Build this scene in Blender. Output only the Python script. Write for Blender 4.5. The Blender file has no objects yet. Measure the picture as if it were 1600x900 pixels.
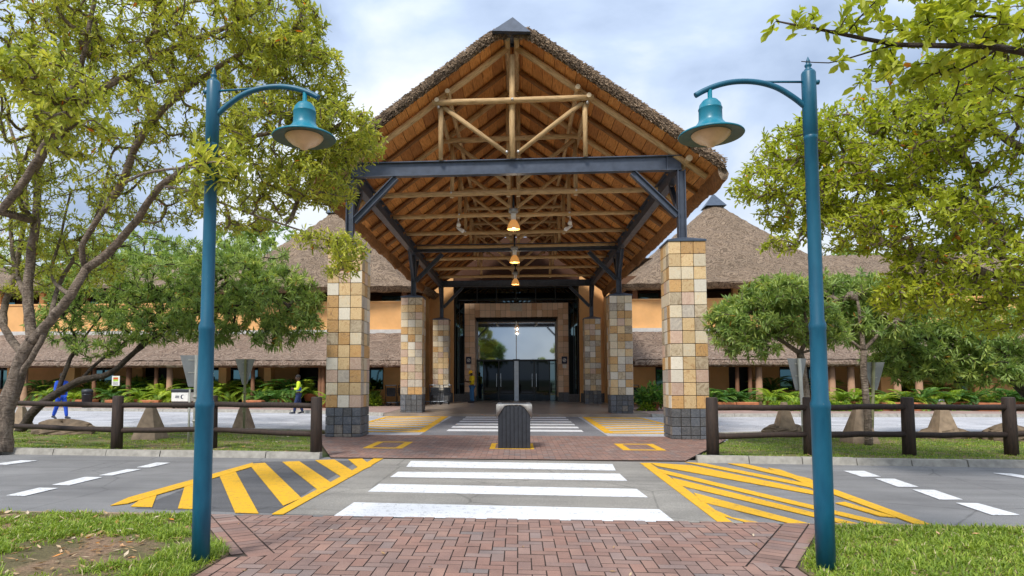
import bpy, math, random
import numpy as np
from mathutils import Vector, Matrix

random.seed(7)
rng = np.random.default_rng(7)
R = math.radians
S = bpy.context.scene
C = S.collection

# ---------------------------------------------------------------- camera
PSI, TH, H0, F0, CX, CY = math.atan(1/14.0), math.atan(1/15.0), 1.4, 1000.0, 738.5, 526.0
cam_d = bpy.data.cameras.new('camera')
cam = bpy.data.objects.new('camera', cam_d)
C.objects.link(cam)
S.camera = cam
cam.location = (0, 0, H0)
cam.rotation_euler = (math.pi/2 + TH, 0, PSI)
cam_d.sensor_width = 36.0
cam_d.lens = 36.0*F0/1600
cam_d.shift_x = (800-CX)/1600
cam_d.shift_y = (CY-450)/1600
cam_d.clip_start = 0.05
cam_d.clip_end = 6000

# ---------------------------------------------------------------- world and sun
SUN_EL, SUN_AZ = 52.0, 205.0       # sun high, behind the viewer a little to the left
W = bpy.data.worlds.new('World')
S.world = W
W.use_nodes = True
nt = W.node_tree
nt.nodes.clear()
N = nt.nodes.new
out = N('ShaderNodeOutputWorld')
bg = N('ShaderNodeBackground')
bg.inputs['Strength'].default_value = 0.1
sky = N('ShaderNodeTexSky')
sky.sky_type = 'NISHITA'
sky.sun_disc = False
sky.sun_elevation = R(SUN_EL)
sky.sun_rotation = R(SUN_AZ)
tc = N('ShaderNodeTexCoord')
mp = N('ShaderNodeMapping')
mp.inputs['Scale'].default_value = (1.0, 1.0, 1.7)
nz = N('ShaderNodeTexNoise')
nz.inputs['Scale'].default_value = 2.1
nz.inputs['Detail'].default_value = 7
nz.inputs['Roughness'].default_value = 0.5
nz.inputs['Distortion'].default_value = 0.25
cr = N('ShaderNodeValToRGB')
e = cr.color_ramp.elements
e[0].position = 0.38; e[0].color = (0.33, 0.42, 0.59, 1)
e[1].position = 0.60; e[1].color = (0.88, 0.92, 0.98, 1)
m1 = e.new(0.5) if hasattr(e, 'new') else None
m1.color = (0.55, 0.66, 0.85, 1)
sc_ = N('ShaderNodeVectorMath'); sc_.operation = 'SCALE'
sc_.inputs['Scale'].default_value = 8.8
mx = N('ShaderNodeMix'); mx.data_type = 'RGBA'
mx.inputs[0].default_value = 0.88
nt.links.new(tc.outputs['Generated'], mp.inputs['Vector'])
nt.links.new(mp.outputs['Vector'], nz.inputs['Vector'])
nt.links.new(nz.outputs['Fac'], cr.inputs['Fac'])
# an overcast sky is brighter overhead than at the horizon
sx_ = N('ShaderNodeSeparateXYZ'); mr_ = N('ShaderNodeMapRange')
mr_.inputs['From Min'].default_value = 0.0; mr_.inputs['From Max'].default_value = 1.0
mr_.inputs['To Min'].default_value = 6.0; mr_.inputs['To Max'].default_value = 11.5
nt.links.new(tc.outputs['Generated'], sx_.inputs[0]); nt.links.new(sx_.outputs[2], mr_.inputs['Value'])
nt.links.new(mr_.outputs[0], sc_.inputs['Scale'])
nt.links.new(cr.outputs['Color'], sc_.inputs[0])
nt.links.new(sky.outputs['Color'], mx.inputs[6])
nt.links.new(sc_.outputs[0], mx.inputs[7])
nt.links.new(mx.outputs[2], bg.inputs['Color'])
nt.links.new(bg.outputs[0], out.inputs[0])

sun_d = bpy.data.lights.new('sun', 'SUN')
sun_d.energy = 2.3
sun_d.angle = R(12)
sun_d.color = (1.0, 0.95, 0.88)
sun = bpy.data.objects.new('sun', sun_d)
C.objects.link(sun)
# sun direction: azimuth measured like the sky texture (clockwise from +Y)
sd = Vector((math.sin(R(SUN_AZ))*math.cos(R(SUN_EL)), math.cos(R(SUN_AZ))*math.cos(R(SUN_EL)), math.sin(R(SUN_EL))))
sun.rotation_euler = sd.to_track_quat('Z', 'Y').to_euler()
S.view_settings.view_transform = 'Standard'
S.view_settings.look = 'None'
S.view_settings.exposure = 0.66
S.view_settings.gamma = 1.0
S.cycles.max_bounces = 7
S.cycles.diffuse_bounces = 4
S.cycles.transparent_max_bounces = 8

# ---------------------------------------------------------------- survey: where a sight line meets a plane of the place
_s, _c = math.sin, math.cos
FW = Vector((-_s(PSI)*_c(TH), _c(PSI)*_c(TH), _s(TH)))
RT = Vector((_c(PSI), _s(PSI), 0))
UP = RT.cross(FW)
def _ray(x, y): return FW + RT*((x-CX)/F0) - UP*((y-CY)/F0)
def G(x, y, z=0.0):
    r = _ray(x, y); t = (z-H0)/r.z
    return (r.x*t, r.y*t)
def P(x, y, Y):
    r = _ray(x, y); t = Y/r.y
    return Vector((r.x*t, Y, H0+r.z*t))

# ---------------------------------------------------------------- materials
MATS = {}
class NB:
    """small node helper"""
    def __init__(self, name):
        self.m = bpy.data.materials.new(name); self.m.use_nodes = True
        self.t = self.m.node_tree; self.t.nodes.clear()
        self.out = self.t.nodes.new('ShaderNodeOutputMaterial')
        self.b = self.t.nodes.new('ShaderNodeBsdfPrincipled')
        self.t.links.new(self.b.outputs[0], self.out.inputs[0])
        self.co = self.t.nodes.new('ShaderNodeTexCoord')
    def n(self, k): return self.t.nodes.new(k)
    def l(self, a, b): self.t.links.new(a, b)
    def vec(self, space='Object', scale=(1, 1, 1), rot=(0, 0, 0)):
        if space == 'World':
            g = self.n('ShaderNodeNewGeometry'); src = g.outputs['Position']
        else: src = self.co.outputs[space]
        m = self.n('ShaderNodeMapping'); m.inputs['Scale'].default_value = scale; m.inputs['Rotation'].default_value = rot
        self.l(src, m.inputs['Vector']); return m.outputs[0]
    def noise(self, v, scale, detail=4, rough=0.55, dist=0.0):
        x = self.n('ShaderNodeTexNoise'); x.inputs['Scale'].default_value = scale
        x.inputs['Detail'].default_value = detail; x.inputs['Roughness'].default_value = rough
        x.inputs['Distortion'].default_value = dist
        self.l(v, x.inputs['Vector']); return x.outputs['Fac']
    def wave(self, v, scale, dist=3, detail=3, dscale=1.0, axis='X'):
        x = self.n('ShaderNodeTexWave'); x.inputs['Scale'].default_value = scale; x.bands_direction = axis
        x.inputs['Distortion'].default_value = dist; x.inputs['Detail'].default_value = detail
        x.inputs['Detail Scale'].default_value = dscale
        self.l(v, x.inputs['Vector']); return x.outputs['Fac']
    def voro(self, v, scale, feature='F1'):
        x = self.n('ShaderNodeTexVoronoi'); x.inputs['Scale'].default_value = scale; x.feature = feature
        self.l(v, x.inputs['Vector']); return x
    def ramp(self, f, stops):
        x = self.n('ShaderNodeValToRGB'); el = x.color_ramp.elements
        while len(el) < len(stops): el.new(0.5)
        for i, (p, c) in enumerate(stops):
            el[i].position = p
            el[i].color = (c[0], c[1], c[2], 1) if hasattr(c, '__len__') else (c, c, c, 1)
        self.l(f, x.inputs['Fac']); return x.outputs['Color']
    def mix(self, f, a, b, mode='MIX'):
        x = self.n('ShaderNodeMix'); x.data_type = 'RGBA'; x.blend_type = mode
        for s, v in ((0, f), (6, a), (7, b)):
            if hasattr(v, 'is_output') or hasattr(v, 'links'): self.l(v, x.inputs[s])
            else: x.inputs[s].default_value = v if s == 0 else (v[0], v[1], v[2], 1)
        return x.outputs[2]
    def math(self, op, a, b=0.0):
        x = self.n('ShaderNodeMath'); x.operation = op
        for i, v in enumerate((a, b)):
            if hasattr(v, 'links'): self.l(v, x.inputs[i])
            else: x.inputs[i].default_value = v
        return x.outputs[0]
    def col(self, c):
        if hasattr(c, 'links'): self.l(c, self.b.inputs['Base Color'])
        else: self.b.inputs['Base Color'].default_value = (c[0], c[1], c[2], 1)
    def set(self, **k):
        for a, v in k.items():
            s = self.b.inputs[a.replace('_', ' ')]
            if hasattr(v, 'links'): self.l(v, s)
            else: s.default_value = v
    def bump(self, h, strength=0.4, dist=0.01):
        x = self.n('ShaderNodeBump'); x.inputs['Strength'].default_value = strength
        x.inputs['Distance'].default_value = dist
        self.l(h, x.inputs['Height']); self.l(x.outputs[0], self.b.inputs['Normal'])
    def rnd(self):
        """0..1 number of the single piece: the object's own, or the piece's stored one"""
        o = self.n('ShaderNodeObjectInfo'); a = self.n('ShaderNodeAttribute'); a.attribute_name = 'rnd'
        return self.math('FRACT', self.math('ADD', o.outputs['Random'], a.outputs['Fac']))
def mat(name, colour, rough=0.6, metal=0.0, var=0.12, nscale=6.0, bump=0.0, bscale=40.0, space='Object', spec=0.5, **kw):
    """plain surface with slight uneven colour and wear"""
    n = NB(name); v = n.vec(space)
    f = n.noise(v, nscale, 5)
    a = tuple(max(0, c*(1-var)) for c in colour); b = tuple(c*(1+var) for c in colour)
    n.col(n.ramp(f, [(0.3, a), (0.7, b)]))
    n.set(Roughness=n.ramp(n.noise(v, nscale*3, 3), [(0.3, rough*0.85), (0.7, min(1, rough*1.15))]), Metallic=metal)
    n.b.inputs['Specular IOR Level'].default_value = spec
    if bump: n.bump(n.noise(v, bscale, 4), bump, 0.01)
    for k, x in kw.items(): n.set(**{k: x})
    MATS[name] = n.m
    return n.m

M_teal = mat('teal_paint', (0.0, 0.098, 0.175), 0.40, 0, 0.22, 3.5, 0.12, 60, Coat_Weight=0.12)
_n = NB('teal_pole_paint'); _v = _n.vec('Object'); _big = _n.noise(_n.vec('Object', (5, 5, 1.2)), 2.0, 5, 0.6)
_c = _n.ramp(_big, [(0.3, (0.0, 0.070, 0.130)), (0.7, (0.004, 0.115, 0.195))])
_ch = _n.ramp(_n.noise(_v, 38, 4, 0.7), [(0.70, 0.0), (0.73, 1.0)])
_n.col(_n.mix(_n.math('MULTIPLY', _ch, 0.55), _c, (0.16, 0.21, 0.22)))
_n.set(Roughness=_n.ramp(_big, [(0.3, 0.32), (0.7, 0.55)])); _n.bump(_n.noise(_v, 25, 3), 0.15, 0.004); M_teal = _n.m
M_lampteal = mat('lamp_teal_paint', (0.004, 0.18, 0.26), 0.38, 0, 0.1, 9)
M_darkgreen = mat('dark_green_enamel', (0.004, 0.06, 0.055), 0.4)
M_cream = mat('cream_glass', (0.74, 0.55, 0.33), 0.3, 0, 0.12, 8)
M_steel = mat('grey_steel_paint', (0.07, 0.085, 0.115), 0.42, 0.3, 0.22, 5, 0.1, 30)
M_cap = mat('steel_cap', (0.075, 0.10, 0.14), 0.45, 0.4, 0.15)
M_bolt = mat('galvanised_bolt', (0.7, 0.71, 0.72), 0.35, 0.7)
M_orange = mat('orange_plaster', (0.74, 0.40, 0.155), 0.85, 0, 0.10, 1.4, 0.15, 25)
M_fascia = mat('pale_fascia', (0.55, 0.53, 0.5), 0.6)
M_dark = mat('interior_shade', (0.012, 0.012, 0.014), 0.6)  # near-black stands in for shade inside rooms, openings and the bin
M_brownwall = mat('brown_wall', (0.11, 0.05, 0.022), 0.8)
M_frame = mat('dark_window_frame', (0.02, 0.024, 0.03), 0.4, 0.3)
M_alu = mat('aluminium', (0.45, 0.5, 0.56), 0.35, 0.7)
M_black = mat('black_plastic', (0.022, 0.025, 0.032), 0.5, 0, 0.25, 10)
M_bag = mat('white_bin_bag', (0.36, 0.35, 0.33), 0.45, 0, 0.08, 12, 0.5, 14)
M_lid = mat('grey_lid', (0.10, 0.11, 0.125), 0.4, 0.2)
M_terra = mat('terracotta', (0.42, 0.15, 0.06), 0.75, 0, 0.2)
M_conc = mat('weathered_concrete', (0.30, 0.22, 0.15), 0.9, 0, 0.28, 7, 0.5, 50)
M_kerb = mat('kerb_concrete', (0.34, 0.32, 0.28), 0.9, 0, 0.25, 8, 0.5, 60, 'World')
M_rock = mat('brown_rock', (0.16, 0.115, 0.075), 0.95, 0, 0.45, 5, 0.9, 12)
M_signback = mat('grey_sign_back', (0.33, 0.34, 0.33), 0.45, 0.4)
M_signpole = mat('pale_sign_pole', (0.52, 0.51, 0.44), 0.5, 0.1)
M_signpole2 = mat('olive_sign_pole', (0.30, 0.30, 0.16), 0.6, 0.1)
M_white = mat('white_paint_metal', (0.78, 0.78, 0.76), 0.5)
M_paper = mat('notice_paper', (0.75, 0.74, 0.68), 0.6)
M_red = mat('notice_red', (0.6, 0.08, 0.03), 0.6)
M_lime = mat('notice_green', (0.35, 0.55, 0.06), 0.6)
M_navy = mat('navy_sign', (0.01, 0.015, 0.05), 0.4)
M_blue = mat('bright_blue_cotton', (0.012, 0.07, 0.46), 0.85, 0, 0.2, 12, 0.5, 30)
M_denim = mat('blue_trousers', (0.03, 0.13, 0.30), 0.85, 0, 0.2, 14, 0.5, 30)
M_navycloth = mat('navy_trousers', (0.015, 0.03, 0.10), 0.85, 0, 0.2, 14, 0.5, 30)
M_yellowcloth = mat('yellow_jacket', (0.80, 0.58, 0.01), 0.75, 0, 0.12, 12, 0.5, 30)
M_hiviz = mat('hi_vis_fabric', (0.62, 0.80, 0.03), 0.7, 0, 0.1)
M_skin = mat('dark_skin', (0.075, 0.035, 0.02), 0.55)
M_hair = mat('black_hair', (0.01, 0.009, 0.008), 0.8)
M_helmet = mat('yellow_helmet', (0.85, 0.5, 0.01), 0.3)
M_shoe = mat('dark_shoe', (0.015, 0.02, 0.035), 0.6)
M_bulb = mat('lamp_bulb', (0.9, 0.85, 0.7), 0.4, Emission_Color=(1, 0.8, 0.5, 1), Emission_Strength=1.3)
M_amber = mat('amber_lamp_glass', (0.75, 0.38, 0.12), 0.35, 0, 0.1, 8, Emission_Color=(1, 0.45, 0.12, 1), Emission_Strength=0.25)
M_bark = None

def m_log(name, base, dark, sp=(7, 7, 0.9)):
    n = NB(name); v = n.vec('Object', sp)
    g = n.noise(v, 5, 6, 0.6, 0.4)
    c = n.ramp(g, [(0.3, dark), (0.55, base), (0.8, tuple(x*1.2 for x in base))])
    k = n.voro(n.vec('Object', (3, 3, 1.6)), 2.0)
    kk = n.ramp(k.outputs['Distance'], [(0.04, 1.0), (0.11, 0.0)])
    c = n.mix(n.math('MULTIPLY', kk, 0.8), c, tuple(x*0.35 for x in base))
    r = n.rnd()
    n.col(n.mix(1.0, c, n.ramp(r, [(0, (0.82, 0.80, 0.78)), (1, (1.1, 1.08, 1.04))]), 'MULTIPLY'))
    n.set(Roughness=0.75); n.bump(g, 0.35, 0.01); return n.m
M_log = m_log('pale_pine_log', (0.58, 0.40, 0.20), (0.33, 0.20, 0.08))
M_rafter = m_log('shaded_brown_rafter_log', (0.30, 0.15, 0.055), (0.14, 0.06, 0.02))  # stained copy of the pine log, roof shade mixed into its brown
M_pole = m_log('dark_treated_pole', (0.040, 0.024, 0.017), (0.014, 0.009, 0.007))
M_post = m_log('verandah_post_wood', (0.20, 0.09, 0.04), (0.09, 0.04, 0.02))
M_logend = mat('sawn_log_end', (0.66, 0.52, 0.33), 0.8, 0, 0.15, 30)

def m_board():
    n = NB('orange_soffit_board'); v = n.vec('World', (9, 1.0, 9))
    g = n.noise(v, 4, 6, 0.6, 0.5)
    c = n.ramp(g, [(0.28, (0.34, 0.12, 0.024)), (0.5, (0.62, 0.26, 0.06)), (0.75, (0.75, 0.37, 0.11))])
    r = n.rnd()
    n.col(n.mix(1.0, c, n.ramp(r, [(0, (0.68, 0.62, 0.6)), (0.5, (0.95, 0.95, 0.95)), (1, (1.2, 1.22, 1.25))]), 'MULTIPLY'))
    n.set(Roughness=0.7); n.bump(g, 0.3, 0.006); return n.m
M_board = m_board()
M_soffdark = mat('soffit_gap', (0.06, 0.022, 0.008), 0.9)

def m_thatch(name, base, lo, hi):
    n = NB(name); v = n.vec('World', (1, 1, 1))
    w = n.noise(v, 0.95, 3.0, 0.5, 2.8)
    f = n.noise(n.vec('World', (14, 14, 4)), 3, 5, 0.65, 0.6)
    big = n.noise(v, 0.5, 3)
    dk = tuple(x*0.55 for x in lo)
    c = n.ramp(w, [(0.35, base), (0.395, dk), (0.44, hi), (0.485, base), (0.525, dk), (0.57, hi), (0.62, base), (0.665, dk), (0.71, hi)])
    c = n.mix(0.28, c, n.ramp(f, [(0.3, lo), (0.7, hi)]))
    c = n.mix(1.0, c, n.ramp(big, [(0.3, (0.85, 0.84, 0.83)), (0.7, (1.12, 1.1, 1.1))]), 'MULTIPLY')
    a = n.n('ShaderNodeAttribute'); a.attribute_name = 'rnd'
    c = n.mix(1.0, c, n.ramp(a.outputs['Fac'], [(0, (1, 1, 1)), (0.01, (0.7, 0.68, 0.66)), (1, (1.5, 1.45, 1.38))]), 'MULTIPLY')
    n.col(c); n.set(Roughness=0.95)
    h = n.math('ADD', n.math('MULTIPLY', w, 1.0), n.math('MULTIPLY', f, 0.6))
    n.bump(h, 1.0, 0.22); return n.m
M_thatch = m_thatch('grey_thatch', (0.32, 0.23, 0.15), (0.14, 0.09, 0.054), (0.52, 0.39, 0.27))
M_thatch2 = m_thatch('pinkish_thatch', (0.39, 0.27, 0.195), (0.19, 0.12, 0.08), (0.56, 0.43, 0.33))

def m_stone(name, a, b, c_):
    n = NB(name)
    o = n.n('ShaderNodeObjectInfo')
    vm = n.n('ShaderNodeVectorMath'); vm.operation = 'ADD'
    n.l(n.co.outputs['Object'], vm.inputs[0])
    sc = n.math('MULTIPLY', o.outputs['Random'], 57.0)
    cb = n.n('ShaderNodeCombineXYZ'); n.l(sc, cb.inputs[0]); n.l(n.math('MULTIPLY', sc, 0.37), cb.inputs[1])
    n.l(cb.outputs[0], vm.inputs[1])
    g = n.noise(vm.outputs[0], 4.5, 6, 0.58, 3.0)
    f = n.noise(vm.outputs[0], 40, 3)
    c = n.ramp(g, [(0.3, a), (0.52, b), (0.7, c_)])
    c = n.mix(0.12, c, n.ramp(f, [(0.3, (0.1, 0.08, 0.05)), (0.7, (0.8, 0.7, 0.6))]))
    n.col(n.mix(1.0, c, n.ramp(o.outputs['Random'], [(0, (0.84, 0.84, 0.84)), (1, (1.1, 1.1, 1.1))]), 'MULTIPLY'))
    n.set(Roughness=0.55); n.bump(g, 0.25, 0.01); return n.m
STONES = [m_stone('cream_sandstone', (0.62, 0.50, 0.32), (0.74, 0.64, 0.46), (0.70, 0.52, 0.29)),
          m_stone('honey_sandstone', (0.60, 0.40, 0.19), (0.72, 0.52, 0.26), (0.48, 0.25, 0.09)),
          m_stone('rust_sandstone', (0.50, 0.25, 0.07), (0.62, 0.36, 0.12), (0.28, 0.13, 0.05)),
          m_stone('pink_sandstone', (0.52, 0.33, 0.24), (0.60, 0.42, 0.31), (0.66, 0.50, 0.37)),
          m_stone('grey_sandstone', (0.36, 0.31, 0.26), (0.50, 0.44, 0.36), (0.60, 0.53, 0.42)),
          m_stone('pale_sandstone', (0.70, 0.63, 0.50), (0.78, 0.72, 0.60), (0.64, 0.57, 0.44)),
          m_stone('brown_veined_sandstone', (0.26, 0.17, 0.09), (0.50, 0.40, 0.26), (0.60, 0.49, 0.33))]
SLATES = [m_stone('dark_slate', (0.03, 0.036, 0.045), (0.052, 0.062, 0.075), (0.10, 0.11, 0.12)),
          m_stone('blue_slate', (0.045, 0.06, 0.085), (0.075, 0.095, 0.125), (0.14, 0.15, 0.165)),
          m_stone('brown_slate', (0.10, 0.085, 0.07), (0.17, 0.15, 0.13), (0.22, 0.20, 0.17))]
REDS = [m_stone('red_brown_tile', (0.52, 0.27, 0.13), (0.60, 0.33, 0.17), (0.46, 0.23, 0.11)),
        m_stone('tan_tile', (0.68, 0.41, 0.22), (0.74, 0.47, 0.27), (0.60, 0.35, 0.18)),
        m_stone('pink_tile', (0.76, 0.51, 0.34), (0.80, 0.57, 0.39), (0.68, 0.44, 0.28))]
M_grout = mat('dark_grout', (0.09, 0.075, 0.06), 0.95)

def m_brick(name, stops):
    n = NB(name); r = n.rnd(); v = n.vec('World')
    c = n.ramp(r, stops)
    f = n.noise(v, 90, 4, 0.7); g = n.noise(v, 3.0, 4)
    c = n.mix(0.28, c, n.ramp(f, [(0.3, (0.10, 0.055, 0.045)), (0.7, (0.46, 0.31, 0.26))]))
    c = n.mix(1.0, c, n.ramp(g, [(0.3, (0.78, 0.78, 0.8)), (0.7, (1.12, 1.1, 1.08))]), 'MULTIPLY')
    n.col(c); n.set(Roughness=0.85); n.bump(f, 0.5, 0.004); return n.m
M_brick = m_brick('red_brown_paver', [(0, (0.19, 0.115, 0.09)), (0.25, (0.28, 0.15, 0.112)), (0.5, (0.22, 0.15, 0.128)), (0.75, (0.31, 0.18, 0.135)), (0.88, (0.17, 0.155, 0.15)), (1, (0.32, 0.215, 0.18))])
M_edge = mat('dark_paver_edge', (0.075, 0.048, 0.04), 0.95, 0, 0.3, 20, 0, 80, 'World')  # brick sides and bevels, darker than the tops
M_joint = mat('paver_joint_sand', (0.07, 0.05, 0.038), 0.95, 0, 0.3, 30, 0.5, 80, 'World')

def m_asphalt(name, base, warm=False):
    n = NB(name); v = n.vec('World')
    f = n.noise(v, 120, 3, 0.8); g = n.noise(v, 0.7, 5, 0.6); h = n.noise(n.vec('World', (0.25, 3, 1)), 1.3, 4)
    c = n.ramp(f, [(0.30, tuple(x*0.5 for x in base)), (0.5, base), (0.72, tuple(x*1.9 for x in base))])
    c = n.mix(1.0, c, n.ramp(g, [(0.3, (0.78, 0.78, 0.79)), (0.7, (1.2, 1.2, 1.19))]), 'MULTIPLY')
    c = n.mix(1.0, c, n.ramp(h, [(0.35, (0.88, 0.88, 0.88)), (0.65, (1.1, 1.1, 1.1))]), 'MULTIPLY')
    cr = n.voro(n.vec('World', (1, 1, 1)), 0.55, 'DISTANCE_TO_EDGE')
    k = n.ramp(n.math('ADD', cr.outputs['Distance'], n.math('MULTIPLY', n.noise(v, 6, 4), 0.02)), [(0.010, 1.0), (0.018, 0.0)])
    c = n.mix(n.math('MULTIPLY', k, 0.55), c, tuple(x*0.3 for x in base))
    n.col(c); n.set(Roughness=0.82); n.bump(f, 0.6, 0.006); return n.m
M_asph = m_asphalt('grey_asphalt', (0.192, 0.189, 0.190))
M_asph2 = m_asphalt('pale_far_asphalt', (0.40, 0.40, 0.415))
M_screed = m_asphalt('pebbly_crossing_concrete', (0.25, 0.235, 0.21))
M_tarpatch = m_asphalt('dark_tar_patch', (0.10, 0.10, 0.105))

def m_paint(name, base):
    n = NB(name); v = n.vec('World')
    f = n.noise(v, 60, 4, 0.75); g = n.noise(v, 9, 5, 0.7, 0.6)
    k = n.ramp(n.math('ADD', n.math('MULTIPLY', f, 0.55), n.math('MULTIPLY', g, 0.55)), [(0.57, 0.0), (0.64, 0.75)])
    c = n.mix(k, n.ramp(g, [(0.3, tuple(x*0.88 for x in base)), (0.7, base)]), tuple(0.35*x+0.05 for x in base))
    n.col(c); n.set(Roughness=0.7); n.bump(f, 0.4, 0.004); return n.m
M_wpaint = m_paint('white_road_paint', (0.76, 0.77, 0.79))
M_ypaint = m_paint('yellow_road_paint', (0.80, 0.44, 0.012))

def m_soil(name, a, b, grass):
    n = NB(name); v = n.vec('World')
    f = n.noise(v, 35, 5, 0.7); g = n.noise(v, 1.6, 5, 0.6, 0.5)
    s = n.ramp(f, [(0.3, a), (0.7, b)])
    gr = n.ramp(f, [(0.3, tuple(x*0.5 for x in grass)), (0.7, grass)])
    n.col(n.mix(n.ramp(g, [(0.42, 0.0), (0.56, 1.0)]), s, gr))
    n.set(Roughness=0.95); n.bump(f, 0.8, 0.03); return n.m
M_soil = m_soil('lawn_soil', (0.13, 0.075, 0.04), (0.36, 0.24, 0.15), (0.17, 0.14, 0.06))
M_lawn2 = m_soil('island_turf', (0.14, 0.10, 0.05), (0.27, 0.22, 0.10), (0.14, 0.21, 0.03))
M_ground = m_soil('far_ground', (0.10, 0.08, 0.05), (0.18, 0.14, 0.09), (0.06, 0.10, 0.02))
M_plat = NB('polished_platform_tile')
_v = M_plat.vec('World'); _f = M_plat.noise(_v, 1.5, 5)
M_plat.col(M_plat.ramp(_f, [(0.3, (0.24, 0.19, 0.15)), (0.7, (0.38, 0.31, 0.25))])); M_plat.set(Roughness=0.28); M_plat = M_plat.m
M_side = m_brick('pinkish_far_paving', [(0, (0.34, 0.24, 0.20)), (1, (0.40, 0.28, 0.24))])

def m_glass(name, colour, rough=0.03):
    n = NB(name); v = n.vec('World'); f = n.noise(v, 0.6, 2)
    n.col(n.ramp(f, [(0.3, tuple(c*0.9 for c in colour)), (0.7, colour)])); n.set(Metallic=1.0, Roughness=rough)
    n.bump(f, 0.02, 0.02); return n.m
M_mirror = m_glass('reflective_glazing', (0.42, 0.47, 0.52))
M_tinted = m_glass('dark_tinted_glazing', (0.10, 0.15, 0.17))
M_doorglass = m_glass('unlit_hall_door_glass', (0.022, 0.027, 0.032))  # near-black stands in for the unlit hall seen through clear glass
M_teal_glass = m_glass('teal_window_glass', (0.10, 0.20, 0.22))

def m_leaf(name, stops, trans=0.35):
    n = NB(name); a = n.n('ShaderNodeAttribute'); a.attribute_name = 'rnd'
    o = n.n('ShaderNodeObjectInfo')
    r = n.math('FRACT', n.math('ADD', a.outputs['Fac'], n.math('MULTIPLY', o.outputs['Random'], 0.6)))
    c = n.ramp(a.outputs['Fac'], stops)
    n.col(c); n.set(Roughness=0.5)
    n.b.inputs['Specular IOR Level'].default_value = 0.4
    t = n.n('ShaderNodeBsdfTranslucent'); n.l(n.mix(1.0, c, (1.5, 1.5, 0.9), 'MULTIPLY'), t.inputs[0])
    m = n.n('ShaderNodeMixShader'); m.inputs[0].default_value = trans
    n.l(n.b.outputs[0], m.inputs[1]); n.l(t.outputs[0], m.inputs[2]); n.l(m.outputs[0], n.out.inputs[0]); return n.m
M_leafA = m_leaf('olive_leaves', [(0, (0.13, 0.18, 0.03)), (0.3, (0.29, 0.34, 0.055)), (0.6, (0.48, 0.50, 0.08)), (0.85, (0.64, 0.61, 0.10)), (0.96, (0.62, 0.50, 0.07)), (1, (0.62, 0.17, 0.02))])
M_leafB = m_leaf('deep_green_leaves', [(0, (0.08, 0.15, 0.045)), (0.35, (0.19, 0.29, 0.08)), (0.7, (0.37, 0.46, 0.13)), (0.92, (0.58, 0.60, 0.13)), (0.98, (0.38, 0.28, 0.04)), (1, (0.42, 0.2, 0.03))])
M_leafC = m_leaf('bright_lime_leaves', [(0, (0.17, 0.22, 0.025)), (0.4, (0.35, 0.41, 0.04)), (0.8, (0.48, 0.50, 0.05)), (0.97, (0.60, 0.54, 0.06)), (1, (0.6, 0.2, 0.03))], 0.42)
M_leafD = m_leaf('cycad_green', [(0, (0.07, 0.15, 0.02)), (0.5, (0.24, 0.37, 0.035)), (1, (0.54, 0.60, 0.055))])
M_leafE = m_leaf('dark_cycad_green', [(0, (0.03, 0.10, 0.02)), (0.5, (0.10, 0.22, 0.04)), (1, (0.24, 0.38, 0.06))])
M_grass = m_leaf('lawn_grass', [(0, (0.08, 0.14, 0.015)), (0.4, (0.20, 0.30, 0.03)), (0.8, (0.36, 0.45, 0.06)), (0.93, (0.48, 0.47, 0.11)), (1, (0.60, 0.50, 0.30))], 0.3)
M_litter = m_leaf('fallen_leaves', [(0, (0.25, 0.14, 0.06)), (0.5, (0.42, 0.27, 0.12)), (0.8, (0.62, 0.52, 0.38)), (1, (0.65, 0.24, 0.02))], 0.1)
def m_bark(name, a, b, c):
    n = NB(name); v = n.vec('World', (1, 1, 0.45))
    f = n.noise(v, 9, 6, 0.65, 0.9); g = n.noise(n.vec('World', (1, 1, 3.5)), 10, 4, 0.6, 0.4)
    col = n.ramp(f, [(0.3, a), (0.5, b), (0.72, c)])
    n.col(n.mix(0.3, col, n.ramp(g, [(0.35, a), (0.7, c)]))); n.set(Roughness=0.9)
    n.bump(n.math('ADD', f, g), 1.0, 0.06); return n.m
M_bark = m_bark('grey_brown_bark', (0.05, 0.033, 0.022), (0.20, 0.15, 0.11), (0.46, 0.37, 0.29))
M_bark2 = m_bark('dark_bark', (0.02, 0.015, 0.01), (0.055, 0.04, 0.03), (0.12, 0.09, 0.065))

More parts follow.
